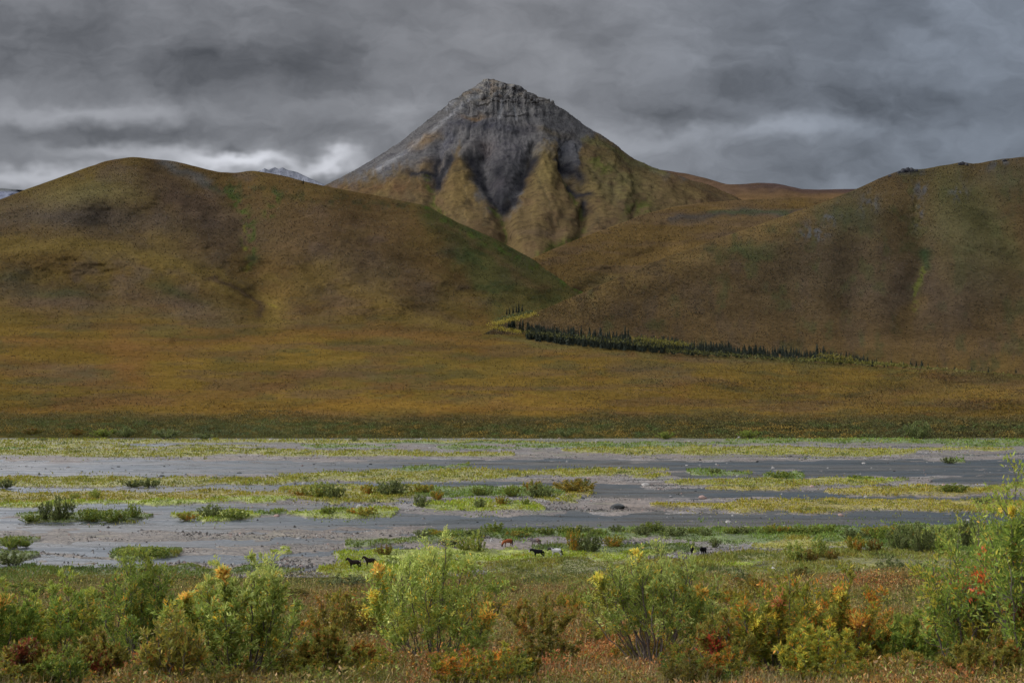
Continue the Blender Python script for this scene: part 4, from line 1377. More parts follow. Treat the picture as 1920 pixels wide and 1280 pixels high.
def spruces():
    rng = np.random.RandomState(8)
    mes = [spruce_mesh(i, w=[.18, .14, .20, .12, .16][i]) for i in range(5)]
    for m in mes:
        m.materials.append(M_NEEDLE)
    spots = []
    # the stand: dense from 985 to 1530, thinning right
    for _ in range(225):
        px = 988 + (1570 - 988) * rng.rand() ** 1.2
        spots.append((px, rng.rand() ** 1.5 * 11, rng.uniform(11, 33), 'dense'))
    for _ in range(36):
        spots.append((rng.uniform(1500, 1740), rng.uniform(-1, 6), rng.uniform(7, 14), 'thin'))
    for px in (1740, 1758, 1772, 1790, 1822, 1853, 1890, 1905):
        spots.append((px, rng.uniform(0, 4), rng.uniform(6, 10), 'sparse'))
    for (px, up, h) in [(1172, 5, 42), (1178, 3, 38), (1128, 5, 36), (1105, 6, 34), (1252, 3, 32), (1532, 6, 30), (1544, 6, 26), (1020, 4, 30), (1075, 5, 33)]:
        spots.append((px, up, h, 'tall'))
    for (px, y, h) in [(942, 622, 18), (960, 620, 26), (964, 621, 24), (975, 618, 20), (980, 624, 26), (990, 618, 18), (954, 614, 14), (935, 616, 12), (1000, 630, 20)]:
        spots.append((px, None, h, 'mouth', y))
    for (px, y, h) in [(950, 590, 12), (955, 590, 14), (962, 588, 16), (968, 586, 14), (973, 587, 18), (979, 584, 13)]:
        spots.append((px, None, h, 'cluster', y))
    spots.append((569, None, 9, 'ridge', 345))
    LAB = {'dense': 'dark narrow spruce packed in the dense belt below the right hill',
           'thin': 'small spruce spaced along the yellow end of the tree belt',
           'sparse': 'tiny lone spruce on the plain past the right end of the belt',
           'tall': 'tall pointed spruce rising above the dense belt below the right hill',
           'mouth': 'spruce among yellow willows at the mouth of the gorge',
           'cluster': 'dark spruce in the small cluster on the green slope of the gorge',
           'ridge': 'single tiny dark spruce on the ridge before the pale distant peak'}
    GRP = {'dense': 'spruces of the dense belt', 'thin': 'spruces at the thin end of the belt', 'sparse': 'lone spruces on the plain',
           'tall': 'tall spruces in the belt', 'mouth': 'spruces at the gorge mouth', 'cluster': 'spruces on the gorge slope'}
    edge = [(985, 640), (1250, 663), (1500, 676), (1700, 690), (1920, 702)]
    for i, s in enumerate(spots):
        px, up, h, kind = s[:4]
        if up is not None:
            y = ip(px, edge) + 1 - up
            D = float(creekD(px)) + up * 6
        else:
            y = s[4]
            D = 1450 if kind == 'mouth' else (1640 if kind == 'cluster' else 2560)
        x, yy, z = [float(q) for q in P(px, y, D)]
        h = h * (1 - .40 * sstep(1050, 1560, px)) if kind == 'dense' else h
        H = h * D / FPX
        o = bpy.data.objects.new('spruce_tree', mes[rng.randint(5)])
        COL.objects.link(o)
        o.location = (x, yy, z)
        wd = H * rng.uniform(.8, 1.25) * (1.25 if H < 8 else 1)
        o.scale = (wd, wd, H)
        o.rotation_euler = (rng.normal(0, .015), rng.normal(0, .02), rng.uniform(0, 6.28))
        tag(o, LAB[kind], 'spruce', GRP.get(kind))
    # the rest of the belt, behind and between the nearer trees
    vs, fs, cs, off = [], [], [], 0
    base = []
    for me in mes:
        co = np.array([v.co[:] for v in me.vertices])
        fc = np.array([p.vertices[:] for p in me.polygons])
        cl_ = np.array([c.color[:3] for c in me.color_attributes['Col'].data])
        base.append((co, fc, cl_))
    for _ in range(620):
        px = 990 + (1620 - 990) * rng.rand() ** 1.25
        up = rng.uniform(1, 13)
        y = ip(px, edge) + 1 - up
        D = float(creekD(px)) + up * 5 + 8
        p = np.array([float(q) for q in P(px, y, D)])
        H = rng.uniform(12, 27) * (1 - .45 * sstep(1050, 1560, px)) * D / FPX
        co, fc, cl_ = base[rng.randint(5)]
        vs.append(co * np.array([H * .9, H * .9, H]) + p)
        fs.append(fc + off)
        cs.append(cl_)
        off += len(co)
    o = link('spruce_woods', mesh_from('spruce_woods', np.concatenate(vs), np.concatenate(fs), np.concatenate(cs)), M_NEEDLE)
    tag(o, 'dark mass of spruces behind the front trees of the belt', 'woods', kind='stuff')


spruces()

# ------------------------------------------------------------------ shrubs
PAL = {
    'silver': [((.125, .185, .050), .40), ((.085, .135, .030), .25), ((.230, .300, .125), .18), ((.190, .210, .045), .12), ((.33, .22, .03), .05)],
    'green': [((.085, .140, .030), .45), ((.055, .100, .024), .25), ((.140, .185, .045), .2), ((.175, .180, .035), .08), ((.25, .15, .03), .02)],
    'yellow': [((.135, .155, .030), .40), ((.105, .140, .028), .30), ((.230, .200, .030), .15), ((.28, .13, .025), .06), ((.075, .10, .024), .08)],
    'olive': [((.110, .115, .028), .45), ((.080, .095, .024), .3), ((.150, .130, .030), .15), ((.17, .090, .028), .07)],
    'dusk': [((.078, .112, .052), .5), ((.058, .090, .036), .25), ((.125, .160, .075), .25)],
    'gold': [((.15, .125, .025), .4), ((.11, .115, .026), .35), ((.24, .15, .02), .1), ((.08, .09, .022), .1)],
}


def shrub_mesh(seed, H, R, n_stem, n_leaf, leaf, pal, lean=0.0, patches=(), stem_r=.022, low=.25, openness=1.0, bright=1.0):
    """patches: (x, z, radius, rgb) in metres facing the camera. Returns stem mesh, crown mesh, list of patch meshes"""
    rng = np.random.RandomState(seed)
    paths, radii, tw0, tw1 = [], [], [], []
    for i in range(n_stem):
        ph = i * 2.399 + rng.uniform(-.5, .5)
        rho = R * math.sqrt((i + .5) / n_stem) * rng.uniform(.75, 1.05)
        base = np.array([math.cos(ph), math.sin(ph), 0]) * rng.uniform(.03, .12) * R
        zt = H * (1.0 - .42 * (rho / R) ** 2) * rng.uniform(.72, 1.0)
        if i == 0:
            zt = H
        tip = np.array([math.cos(ph) * rho + lean * zt, math.sin(ph) * rho, zt])
        k = 9
        t = np.linspace(0, 1, k)[:, None]
        bow = np.array([math.cos(ph), math.sin(ph), -.2]) * rho * .22
        p = base * (1 - t) + tip * t + bow * (4 * t * (1 - t)) * rng.uniform(.2, 1)
        p[1:-1] += rng.normal(0, .035 * H / 3, (k - 2, 3))
        p[0, 2] -= .1
        paths.append(p)
        r0 = stem_r * rng.uniform(.6, 1.25)
        radii.append(np.linspace(r0, r0 * .3, k))
        nb = int(7 * openness) + 3
        for j in range(nb):
            tb = low + (1 - low) * ((j + rng.rand()) / nb)
            q = tb * (k - 1)
            a = int(min(q, k - 2))
            o = p[a] + (p[a + 1] - p[a]) * (q - a)
            sd_ = p[a + 1] - p[a]
            sd_ = sd_ / np.linalg.norm(sd_)
            dr = sd_ * .75 + rng.normal(0, .48, 3) + np.array([0, 0, .22])
            dr /= np.linalg.norm(dr)
            Lb = H * rng.uniform(.10, .24) * (1.25 - .55 * tb)
            b = [o]
            for s_ in range(3):
                dr = dr + rng.normal(0, .16, 3) + np.array([0, 0, .10])
                dr /= np.linalg.norm(dr)
                b.append(b[-1] + dr * Lb / 3)
            b = np.array(b)
            paths.append(b)
            radii.append(np.linspace(r0 * .38, r0 * .12, 4))
            for w_ in range(5):
                s0 = rng.uniform(.15, 1) * 3
                a2 = int(min(s0, 2))
                o2 = b[a2] + (b[a2 + 1] - b[a2]) * (s0 - a2)
                d2 = (b[a2 + 1] - b[a2])
                d2 = d2 / np.linalg.norm(d2) * .8 + rng.normal(0, .5, 3) + np.array([0, 0, .3])
                d2 /= np.linalg.norm(d2)
                tw0.append(o2)
                tw1.append(o2 + d2 * H * rng.uniform(.05, .11))
    for (x, z, r_, _c) in patches:          # every autumn spray sits on a branch of its own
        y_ = -R * .35
        t = np.linspace(0, 1, 8)[:, None]
        p = np.array([x * .15, y_ * .1, 0]) * (1 - t) + np.array([x, y_, z]) * t + np.array([x * .25, 0, -.1 * z]) * (4 * t * (1 - t)) * .5
        p[1:-1] += rng.normal(0, .02 * H / 3, (6, 3))
        paths.append(p)
        radii.append(np.linspace(stem_r * .7, stem_r * .2, 8))
        dr = (p[-1] - p[-3])
        dr /= np.linalg.norm(dr)
        for _ in range(26):
            o2 = p[-1] + (p[-3] - p[-1]) * rng.rand() + rng.normal(0, .3, 3) * r_
            d2 = dr * .8 + rng.normal(0, .6, 3)
            d2 /= np.linalg.norm(d2)
            tw0.append(o2)
            tw1.append(o2 + d2 * r_ * rng.uniform(.5, 1.3))
            paths.append(np.stack([p[-3], (p[-3] + o2) / 2 + rng.normal(0, .1, 3) * r_, o2]))
            radii.append(np.array([.15, .1, .07]) * stem_r)
        # green leafed twigs along the upper half of that branch
        for _ in range(40):
            q = rng.uniform(3, 6.99)
            a = int(q)
            o2 = p[a] + (p[a + 1] - p[a]) * (q - a)
            d2 = dr * .6 + rng.normal(0, .6, 3)
            d2 /= np.linalg.norm(d2)
            tw0.append(o2)
            tw1.append(o2 + d2 * H * rng.uniform(.05, .12))
    tw0, tw1 = np.array(tw0), np.array(tw1)
    # shoot groups share a colour
    thin = [np.stack([a, b]) for a, b in zip(tw0, tw1)]
    sv, sf = tubes(paths, radii, 5)
    tv, tf = tubes(thin, [np.array([stem_r * .13, stem_r * .07])] * len(thin), 3)
    sm = mesh_from('stems', np.concatenate([sv, tv]), np.concatenate([sf, tf + len(sv)]))
    n = int(n_leaf * (1.45 if H < 1.5 else 1.0))
    leaf = leaf * 1.5
    q = rng.randint(len(tw0), size=n)
    t = rng.rand(n)[:, None] ** .8
    pos_ = tw0[q] + (tw1[q] - tw0[q]) * t + rng.normal(0, H * .010, (n, 3))
    tdir = tw1[q] - tw0[q]
    tdir /= np.linalg.norm(tdir, axis=1, keepdims=True)
    d = tdir * .9 + rng.normal(0, .55, (n, 3)) + np.array([0, 0, .15])
    L = leaf * rng.uniform(.6, 1.25, n)
    Wd = L * rng.uniform(.24, .40, n)
    cols = np.array([c for c, _ in PAL[pal]]) * np.array([2.08, 1.74, 1.2]) * bright
    pr = np.array([w for _, w in PAL[pal]])
    twc = rng.choice(len(cols), size=len(tw0), p=pr / pr.sum())
    # clumps of one colour in space
    cn = fbm(tw0[:, 0] * 1.3 + seed, tw0[:, 2] * 1.3 + tw0[:, 1], 3, seed)
    twc = np.where(cn > .33, np.minimum(3, len(cols) - 1), twc)
    mixc = np.where(rng.rand(n) < .55, twc[q], rng.choice(len(cols), size=n, p=pr / pr.sum()))
    C = cols[mixc] * rng.normal(1, .2, (n, 1)).clip(.5, 1.7)
    # fresh pale shoots outermost
    hi = sstep(.72, 1.0, pos_[:, 2] / H) * .5
    C = paint(C, hi * (pal in ('silver', 'green')), cols[2])
    pm = []
    taken = np.zeros(n, bool)
    for (x, z, r, rgb) in patches:
        m = (np.hypot(pos_[:, 0] - x, pos_[:, 2] - z) < r * np.abs(.55 + .75 * rng.normal(size=n))) & (pos_[:, 1] < R * .35) & ~taken
        m &= rng.rand(n) < .85
        if m.sum() < 12:
            # a leafy sprig of its own
            kx = 60
            pp = np.stack([rng.normal(x, r * .55, kx), rng.normal(-R * .45, r * .4, kx), rng.normal(z, r * .42, kx)], -1)
            v, f = leaf_quads(pp, rng.normal(size=(kx, 3)) + np.array([0, 0, .4]), leaf * 1.1, leaf * .4, rng)
            kc = kx
        else:
            taken |= m
            rep = max(1, int(round(150 / m.sum())))
            pm_ = np.repeat(pos_[m], rep, 0)
            pm_ = pm_ + rng.normal(0, .16 * r, pm_.shape) * (rep > 1)
            dm_ = np.repeat(d[m], rep, 0) + rng.normal(0, .5, pm_.shape) * (rep > 1)
            v, f = leaf_quads(pm_, dm_, np.repeat(L[m], rep) * 1.2, np.repeat(Wd[m], rep) * 1.3, rng)
            kc = len(pm_)
        cc = np.array(rgb) * rng.normal(1, .22, (kc, 1)).clip(.5, 1.6) * (1 + rng.normal(0, .08, (kc, 3)))
        pm.append(mesh_from('autumn_leaves', v, f, np.repeat(cc.clip(.01, .9), 4, 0)))
    k_ = ~taken
    v, f = leaf_quads(pos_[k_], d[k_], L[k_], Wd[k_], rng)
    cm = mesh_from('crown', v, f, np.repeat(C[k_].clip(.008, .8), 4, 0))
    sm.materials.append(M_BARK)
    cm.materials.append(M_LEAF)
    for m in pm:
        m.materials.append(M_LEAF)
    return sm, cm, pm


def put_shrub(name, loc, meshes, label, group=None, rz=0.0, sc=1.0, plabels=None, cat='shrub'):
    sm, cm, pm = meshes
    e = empty(name, loc, rz)
    e.scale = (sc, sc, sc) if not isinstance(sc, tuple) else sc
    tag(e, label, cat, group)
    link('stems', sm, None, e)
    link('crown', cm, None, e)
    for i, m in enumerate(pm):
        o = link('autumn_leaves', m, None, e)
        if plabels:
            o['label'] = plabels[i]
    return e


ORG, RED, YLW = (.95, .52, .10), (.85, .17, .075), (.85, .66, .10)


def hero(px, D, ytop, hw, seed, n_stem, n_leaf, pal, label, leaf=.075, patches=(), plabels=None, name='willow_shrub', low=.25, stem_r=.022, lean=0.0):
    x, y, z = gz(px, D)
    ztop = float(P(px, ytop, D)[2])
    H = ztop - z
    R = hw / FPX * D
    pt = []
    for (qx, qy, rp, c) in patches:
        a, _, zz = P(qx, qy, D)
        pt.append((float(a) - x, float(zz) - z, rp * .78 / FPX * D, c))
    ms = shrub_mesh(seed, H * .97, R * 1.05, n_stem, n_leaf, leaf, pal, lean=lean, patches=pt, low=low, stem_r=stem_r, bright=1.15)
    return put_shrub(name, (x, y, z), ms, label, plabels=plabels)


hero(815, 35, 1008, 128, 1, 20, 21000, 'silver', 'large pale green willow with an orange spray at its right, beside two dark horses', low=.3,
     patches=[(712, 1060, 15, ORG), (915, 1142, 22, ORG), (706, 1112, 9, YLW)], plabels=['yellow orange leaf spray', 'orange leaf spray', 'small yellow leaf spray'])
hero(1225, 36, 1028, 132, 2, 24, 20000, 'silver', 'large open willow fanning from bare dark stems, the black horse just beyond its top', low=.42, stem_r=.030,
     patches=[(1190, 1034, 16, YLW), (1310, 1100, 9, ORG), (1118, 1075, 14, YLW)], plabels=['yellow leaf spray', 'small orange leaf spray', 'pale yellow leaf spray'])
hero(1010, 55, 1118, 72, 3, 14, 9000, 'olive', 'rounded small olive willow between the two large open willows', low=.25, leaf=.09)
hero(455, 27, 1062, 135, 4, 18, 21000, 'silver', 'broad willow with silvery upright leaves and sprigs poking over the muddy shore', low=.3, leaf=.072,
     patches=[(430, 1068, 10, ORG), (360, 1110, 8, ORG)], plabels=['peach coloured leaf sprig', 'small orange leaves'])
hero(500, 29, 1055, 26, 44, 5, 1500, 'silver', 'thin willow sprout with a leafy tip standing clear against the grey mud', low=.6, leaf=.075)
hero(265, 34, 1033, 78, 5, 16, 13000, 'green', 'tall slender green willow reaching the small shrubby islet', low=.25, leaf=.07)
hero(120, 42, 1082, 95, 6, 14, 12000, 'green', 'green willow with dark stems behind the red patch at the left edge', low=.25, leaf=.085)
hero(5, 40, 1098, 75, 7, 12, 9000, 'green', 'green willow cut by the left edge of the view', low=.2, leaf=.085, patches=[(12, 1125, 12, ORG)])
hero(640, 56, 1112, 62, 8, 12, 8000, 'olive', 'olive willow left of the large pale willow', low=.25, leaf=.095, patches=[(690, 1145, 16, YLW)])
hero(1460, 30, 1083, 105, 9, 18, 15000, 'yellow', 'yellow green willow with a peach spray near its top', low=.25,
     patches=[(1452, 1118, 14, (.62, .24, .09)), (1410, 1165, 12, YLW)], plabels=['peach leaf spray', 'yellow leaves'])
hero(1572, 32, 1078, 95, 10, 18, 14000, 'yellow', 'yellow green willow flecked with gold and orange leaves', low=.3,
     patches=[(1568, 1110, 9, YLW), (1590, 1155, 14, ORG), (1655, 1175, 14, ORG), (1520, 1140, 12, ORG)], plabels=['yellow leaf spray', 'orange leaves', 'orange leaves', 'gold leaves'])
hero(1812, 28, 968, 105, 11, 18, 13000, 'green', 'tall green willow carrying two bright red orange sprays', low=.28, leaf=.075, stem_r=.028,
     patches=[(1836, 1042, 17, RED), (1832, 1078, 21, (.88, .22, .06)), (1810, 1182, 24, (.34, .25, .03)), (1800, 1096, 8, RED)], plabels=['red leaf spray', 'orange red leaf spray', 'dull yellow leaves', 'small red sprig'])
hero(1908, 25, 905, 75, 12, 12, 8500, 'green', 'tallest green willow cut by the right edge of the view', low=.2, leaf=.078,
     patches=[(1885, 962, 8, YLW), (1900, 1145, 18, (.22, .10, .03))], plabels=['yellow leaf tip', 'rusty leaves'])
hero(1890, 27, 886, 34, 46, 5, 2200, 'green', 'long thin willow shoot standing above all others by the right edge', low=.55, leaf=.075)
hero(1700, 31, 1150, 62, 13, 12, 8000, 'green', 'low dark green willow between the golden willow and the red sprayed one', low=.15)
hero(330, 24.5, 1150, 60, 14, 22, 2600, 'olive', 'nearly bare grey twiggy willow in front of the tall slender one', low=.2, stem_r=.012)
hero(60, 26, 1205, 60, 15, 12, 6500, 'olive', 'low rusty olive bush at the bottom left corner', low=.1, leaf=.06, patches=[(50, 1215, 26, (.22, .06, .03))])
hero(620, 27, 1185, 75, 16, 14, 9500, 'olive', 'low olive bush at the bottom edge left of the pale willow', low=.12, leaf=.065)
hero(1350, 29, 1150, 50, 17, 10, 6500, 'olive', 'low olive bush with red leaves at the foot of the fanning willow', low=.12, leaf=.065, patches=[(1338, 1205, 20, (.42, .07, .03))])
hero(930, 24.5, 1215, 70, 18, 10, 5500, 'yellow', 'low yellow green bush at the bottom edge below the middle olive willow', low=.1, leaf=.06)
hero(1690, 25, 1225, 110, 19, 14, 7500, 'gold', 'low golden leaved bush along the bottom edge at the right', low=.1, leaf=.065)
hero(1530, 25, 1170, 90, 20, 14, 8000, 'yellow', 'bushy yellow willow at the bottom edge in front of the gold flecked one', low=.15, leaf=.065)
hero(1840, 24, 1190, 80, 27, 12, 7000, 'olive', 'low olive bush in the bottom right corner', low=.1, leaf=.06)
hero(190, 27, 1190, 60, 28, 12, 6000, 'olive', 'low bronze bush near the bottom left below the dark stemmed willow', low=.1, leaf=.06, patches=[(190, 1250, 26, (.24, .055, .025))])

# protos for smaller shrubs (copied)
def proto(seed, pal, H=1.0, R=.62, n_stem=12, n_leaf=3200, leaf=.055, low=.12, bright=.85):
    return shrub_mesh(seed, H, R, n_stem, n_leaf, leaf, pal, low=low, stem_r=.010, bright=bright * (.8 if pal == 'olive' else .95))


PR = {k: [proto(50 + i * 7 + j, k, R=[.62, .8][j]) for j in range(2)] for i, k in enumerate(PAL)}
HF = {k: proto(90 + i, k, H=1.0, R=1.0, n_stem=16, n_leaf=3600, leaf=.065, bright=.95, low=.05) for i, k in enumerate(PAL)}
_rs = np.random.RandomState(77)


def small(px, base_y, h_px, w_px, pal, label, group=None, name='small_shrub', far=True, D=None):
    """a shrub whose foot is seen at px, base_y"""
    if D is None:
        D = float(Dplane(base_y, .2))
    if D < 205:
        x, y, z = gz(px, D)
    else:
        x, y, z = [float(q) for q in P(px, base_y, D)]
        z = .25
    H = h_px / FPX * D
    R = w_px / 2 / FPX * D
    ms = HF[pal] if far else PR[pal][_rs.randint(2)]
    r = 1.0 if far else .7
    put_shrub(name, (x, y, z - .1 * H), ms, label, group, _rs.uniform(0, 6.28), (R / r * (1.25 if D > 205 else 1), R / r * (1.25 if D > 205 else 1), H * (1.15 if D > 205 else 1.1)))


# shrubs down the slope
for (px, D, h, w, pal, lab) in [
        (650, 175, 22, 100, 'dusk', 'low grey green bush on the shore just below the two dark horses'),
        (560, 120, 26, 60, 'olive', 'olive bush on the shore slope left of the pale willow'),
        (400, 110, 30, 80, 'green', 'green bush on the shore slope behind the silvery willow'),
        (60, 130, 34, 90, 'green', 'pale green bush by the dark puddle at the left'),
        (170, 90, 34, 70, 'silver', 'pale silver bush behind the dark stemmed willow'),
        (1090, 165, 18, 60, 'silver', 'small silver bush on the meadow right of the pale willow'),
        (960, 150, 18, 70, 'olive', 'low olive bush on the meadow behind the pale willow'),
        (1040, 95, 26, 70, 'olive', 'bronze bush on the meadow above the small round willow'),
        (1390, 175, 26, 50, 'dusk', 'dull green bush on the meadow beside the black horse'),
        (1400, 120, 30, 70, 'olive', 'olive bush on the meadow between the fanning and peach sprayed willows'),
        (1500, 150, 30, 60, 'olive', 'dark bush on the lip of the hollow left of the brown knoll'),
        (1600, 172, 26, 60, 'olive', 'dark bush in the hollow behind the brown knoll'),
        (1665, 176, 44, 80, 'dusk', 'large dark green bush behind the brown knoll'),
        (1720, 176, 34, 70, 'dusk', 'dark green bush at the right end of the hollow'),
        (1560, 176, 22, 50, 'dusk', 'small dark bush in the hollow'),
        (1690, 120, 12, 34, 'dusk', 'tiny dark bush alone on the brown knoll'),
        (1640, 110, 14, 30, 'olive', 'tiny olive bush on the slope of the brown knoll'),
        (1770, 90, 44, 90, 'silver', 'pale green bush behind the red sprayed willow'),
        (1300, 70, 30, 60, 'yellow', 'yellow bush behind the right side of the fanning willow'),
        (1110, 60, 34, 60, 'yellow', 'yellow bush left of the fanning willow'),
        (900, 62, 30, 60, 'olive', 'bronze bush under the orange spray'),
        (580, 60, 40, 60, 'yellow', 'yellow bush beside the silvery willow'),
        (30, 70, 34, 60, 'olive', 'bronze bush at the left edge behind the green willows'),
        (1150, 40, 40, 90, 'yellow', 'low yellow bush at the left foot of the fanning willow'),
        (720, 40, 40, 80, 'yellow', 'low yellow bush at the left foot of the pale willow'),
        (1440, 60, 34, 90, 'olive', 'olive bush behind the peach sprayed willow'),
        (1620, 60, 40, 90, 'olive', 'olive bush behind the gold flecked willow')]:
    small(px, 0, h, w, pal, lab, far=False, D=D)

# low bushes filling the near slope, too alike to name one by one
SLOPE = {'olive': ('low bronze olive bush in the heath of the near slope', 'bronze olive bushes in the heath'), 'yellow': ('low yellow green bush in the heath of the near slope', 'yellow green bushes in the heath'),
         'green': ('low leaf green bush in the heath of the near slope', 'leaf green bushes in the heath'), 'gold': ('low golden bush in the heath of the near slope', 'golden bushes in the heath')}
for i in range(185):
    D = 23 * (150 / 23.) ** (_rs.rand() ** 1.35)
    px = _rs.uniform(-40, 1960)
    pal = _rs.choice(['olive', 'yellow', 'yellow', 'green', 'green', 'gold'])
    if 1580 < px < 1760 and 90 < D < 160:
        continue
    hh = _rs.uniform(.55, 1.25) * (.65 if D < 36 else 1.0) * (1.0 if D < 60 else 1.25)
    small(px, 0, hh / D * FPX, hh * _rs.uniform(1.4, 2.2) / D * FPX, pal, SLOPE[pal][0], SLOPE[pal][1], far=D > 90, D=D)

# shrubs on the flat along the near shore: (px, foot y, height, width, palette, label)
SHORE = [
    (722, 1042, 18, 34, 'olive', 'bronze bush at the tip of the near shore'),
    (870, 1034, 26, 30, 'silver', 'silvery upright bush left of the chestnut horse'), (894, 1036, 38, 30, 'silver', 'tall silvery bush nearest the chestnut horse'),
    (845, 1024, 16, 50, 'dusk', 'dark low bush on the shore above the pale willow'),
    (1078, 1034, 40, 34, 'yellow', 'tall yellow tipped bush right of the grey horses'), (1108, 1036, 34, 46, 'dusk', 'dark green bush right of the yellow tipped one'),
    (1225, 998, 18, 50, 'dusk', 'dense green bush on the shore edge behind the fanning willow'),
    (1340, 1024, 14, 24, 'dusk', 'small grey bush on the pale cobbles'),
    (1490, 1052, 34, 40, 'silver', 'loose pale bush standing alone on the meadow'), (1536, 1046, 36, 34, 'silver', 'grey green bush with an upright top on the meadow'),
    (1515, 1052, 20, 40, 'olive', 'low olive bush between two upright meadow bushes'), (1558, 1050, 18, 30, 'olive', 'low bush beside the pale cobble strip'),
    (1592, 1012, 20, 26, 'dusk', 'small dark green bush on the shore strip'), (1605, 1034, 28, 40, 'yellow', 'yellow green bush on the shore meadow'),
    (1650, 1012, 24, 50, 'green', 'wide green bush on the shore edge'), (1690, 1030, 40, 50, 'dusk', 'rounded grey green bush on the right shore'),
    (1725, 1034, 48, 50, 'dusk', 'taller grey green bush on the right shore'), (1760, 1030, 40, 60, 'silver', 'pale bush among the grey green ones'),
    (1820, 1024, 44, 60, 'dusk', 'dark bush right of the pale one'), (1638, 1034, 22, 34, 'olive', 'olive bush left of the rounded grey green one'),
    (1480, 1000, 12, 40, 'green', 'low green tuft bush on the shore strip'), (1150, 1026, 20, 40, 'yellow', 'yellow green bush behind the fanning willow crown')]
for s in SHORE:
    small(*s)
# a run of low bushes along the shore edge that nothing tells apart
for px in np.linspace(790, 1900, 34):
    px = px + _rs.uniform(-12, 12)
    small(px, 1003 + _rs.uniform(-5, 4), _rs.uniform(9, 18), _rs.uniform(28, 54), _rs.choice(['green', 'dusk', 'green', 'yellow']),
          'low leafy bush in the green strip along the near river shore', 'low bushes along the near shore')
# bushes on the bars and islets
ISL = [
    (84, 975, 30, 26, 'dusk', 'slim grey green bush at the left of the long islet'), (112, 975, 40, 48, 'dusk', 'tallest rounded bush on the long islet'),
    (168, 976, 20, 44, 'green', 'low green bush in the middle of the long islet'), (210, 976, 18, 60, 'green', 'broad low bush on the long islet'),
    (250, 972, 26, 26, 'green', 'upright bush at the right tip of the long islet'), (60, 978, 12, 40, 'green', 'small bush at the left tip of the long islet'),
    (395, 970, 22, 44, 'dusk', 'dark bush on the middle islet'), (440, 972, 16, 50, 'green', 'low bush at the right of the middle islet'), (350, 974, 12, 44, 'yellow', 'yellow low bush at the left of the middle islet'),
    (600, 932, 26, 56, 'silver', 'large silvery bush at the left of the bushy bar'), (625, 934, 24, 40, 'dusk', 'grey green bush beside the large silvery one'),
    (565, 930, 14, 40, 'yellow', 'yellow low bush at the left end of the bushy bar'), (690, 926, 18, 30, 'yellow', 'golden bush on the bushy bar'),
    (735, 928, 24, 60, 'dusk', 'broad dark bush in the middle of the bushy bar'), (790, 924, 16, 50, 'yellow', 'yellow green bush on the bushy bar'),
    (820, 936, 16, 30, 'yellow', 'small yellow bush where two bars meet'), (790, 950, 22, 30, 'dusk', 'dark blue green bush on the near grassy bar'),
    (900, 928, 14, 40, 'green', 'low green bush on the right half of the bushy bar'), (960, 930, 18, 40, 'green', 'green bush near the right of the bushy bar'),
    (1010, 932, 22, 54, 'dusk', 'rounded dark bush at the right end of the bushy bar'), (1000, 920, 18, 40, 'yellow', 'yellow bush behind the rounded dark one'),
    (1075, 922, 22, 74, 'gold', 'golden bush alone on the gravel left of the big boulder'), (1092, 912, 14, 30, 'dusk', 'dark crest bush on the golden clump'),
    (900, 952, 16, 24, 'dusk', 'small dark bush on the near grassy bar'), (940, 946, 16, 24, 'yellow', 'small yellow bush on the near grassy bar'), (985, 946, 10, 20, 'green', 'small bush at the right of the near grassy bar'),
    (615, 966, 16, 30, 'green', 'bush on the bar below the silvery one'), (680, 966, 14, 60, 'yellow', 'yellow bush on the bar below the silvery one'),
    (280, 912, 14, 40, 'dusk', 'dark bush on the long left bar'), (250, 912, 10, 40, 'dusk', 'low dark bush on the long left bar'), (10, 914, 14, 36, 'dusk', 'dark bush on the long bar at the left edge'),
    (178, 934, 16, 24, 'silver', 'thin silvery bush on the second left bar'), (140, 934, 8, 22, 'silver', 'tiny silvery bush on the second left bar'),
    (290, 1042, 16, 60, 'green', 'green bush on the small islet'), (240, 1042, 14, 40, 'silver', 'pale bush on the small islet'), (20, 1026, 18, 50, 'green', 'green bush on the upper left edge islet'),
    (50, 1024, 10, 24, 'green', 'small bush on the upper left edge islet'), (22, 1058, 22, 60, 'dusk', 'grey bush on the lower left edge islet'),
    (1340, 888, 9, 26, 'dusk', 'dark small bush on the gravel near the right bars'), (1462, 896, 12, 50, 'green', 'green bush on top of the right gravel bar'),
    (1605, 897, 6, 30, 'green', 'low bush on the gravel right of the green topped bar'), (1780, 868, 10, 30, 'dusk', 'dark bush alone on the far right gravel'),
    (1790, 924, 16, 60, 'green', 'green bush on the right bar'), (1840, 944, 10, 40, 'dusk', 'dark bush at the right end of the nearest right bar'),
    (82, 827, 6, 14, 'dusk', 'tiny dark bush at the far left shore'), (665, 828, 8, 12, 'dusk', 'tiny dark bush on the far gravel'),
    (1380, 886, 5, 14, 'green', 'tiny green bush on the right gravel')]
for s in ISL:
    small(*s)
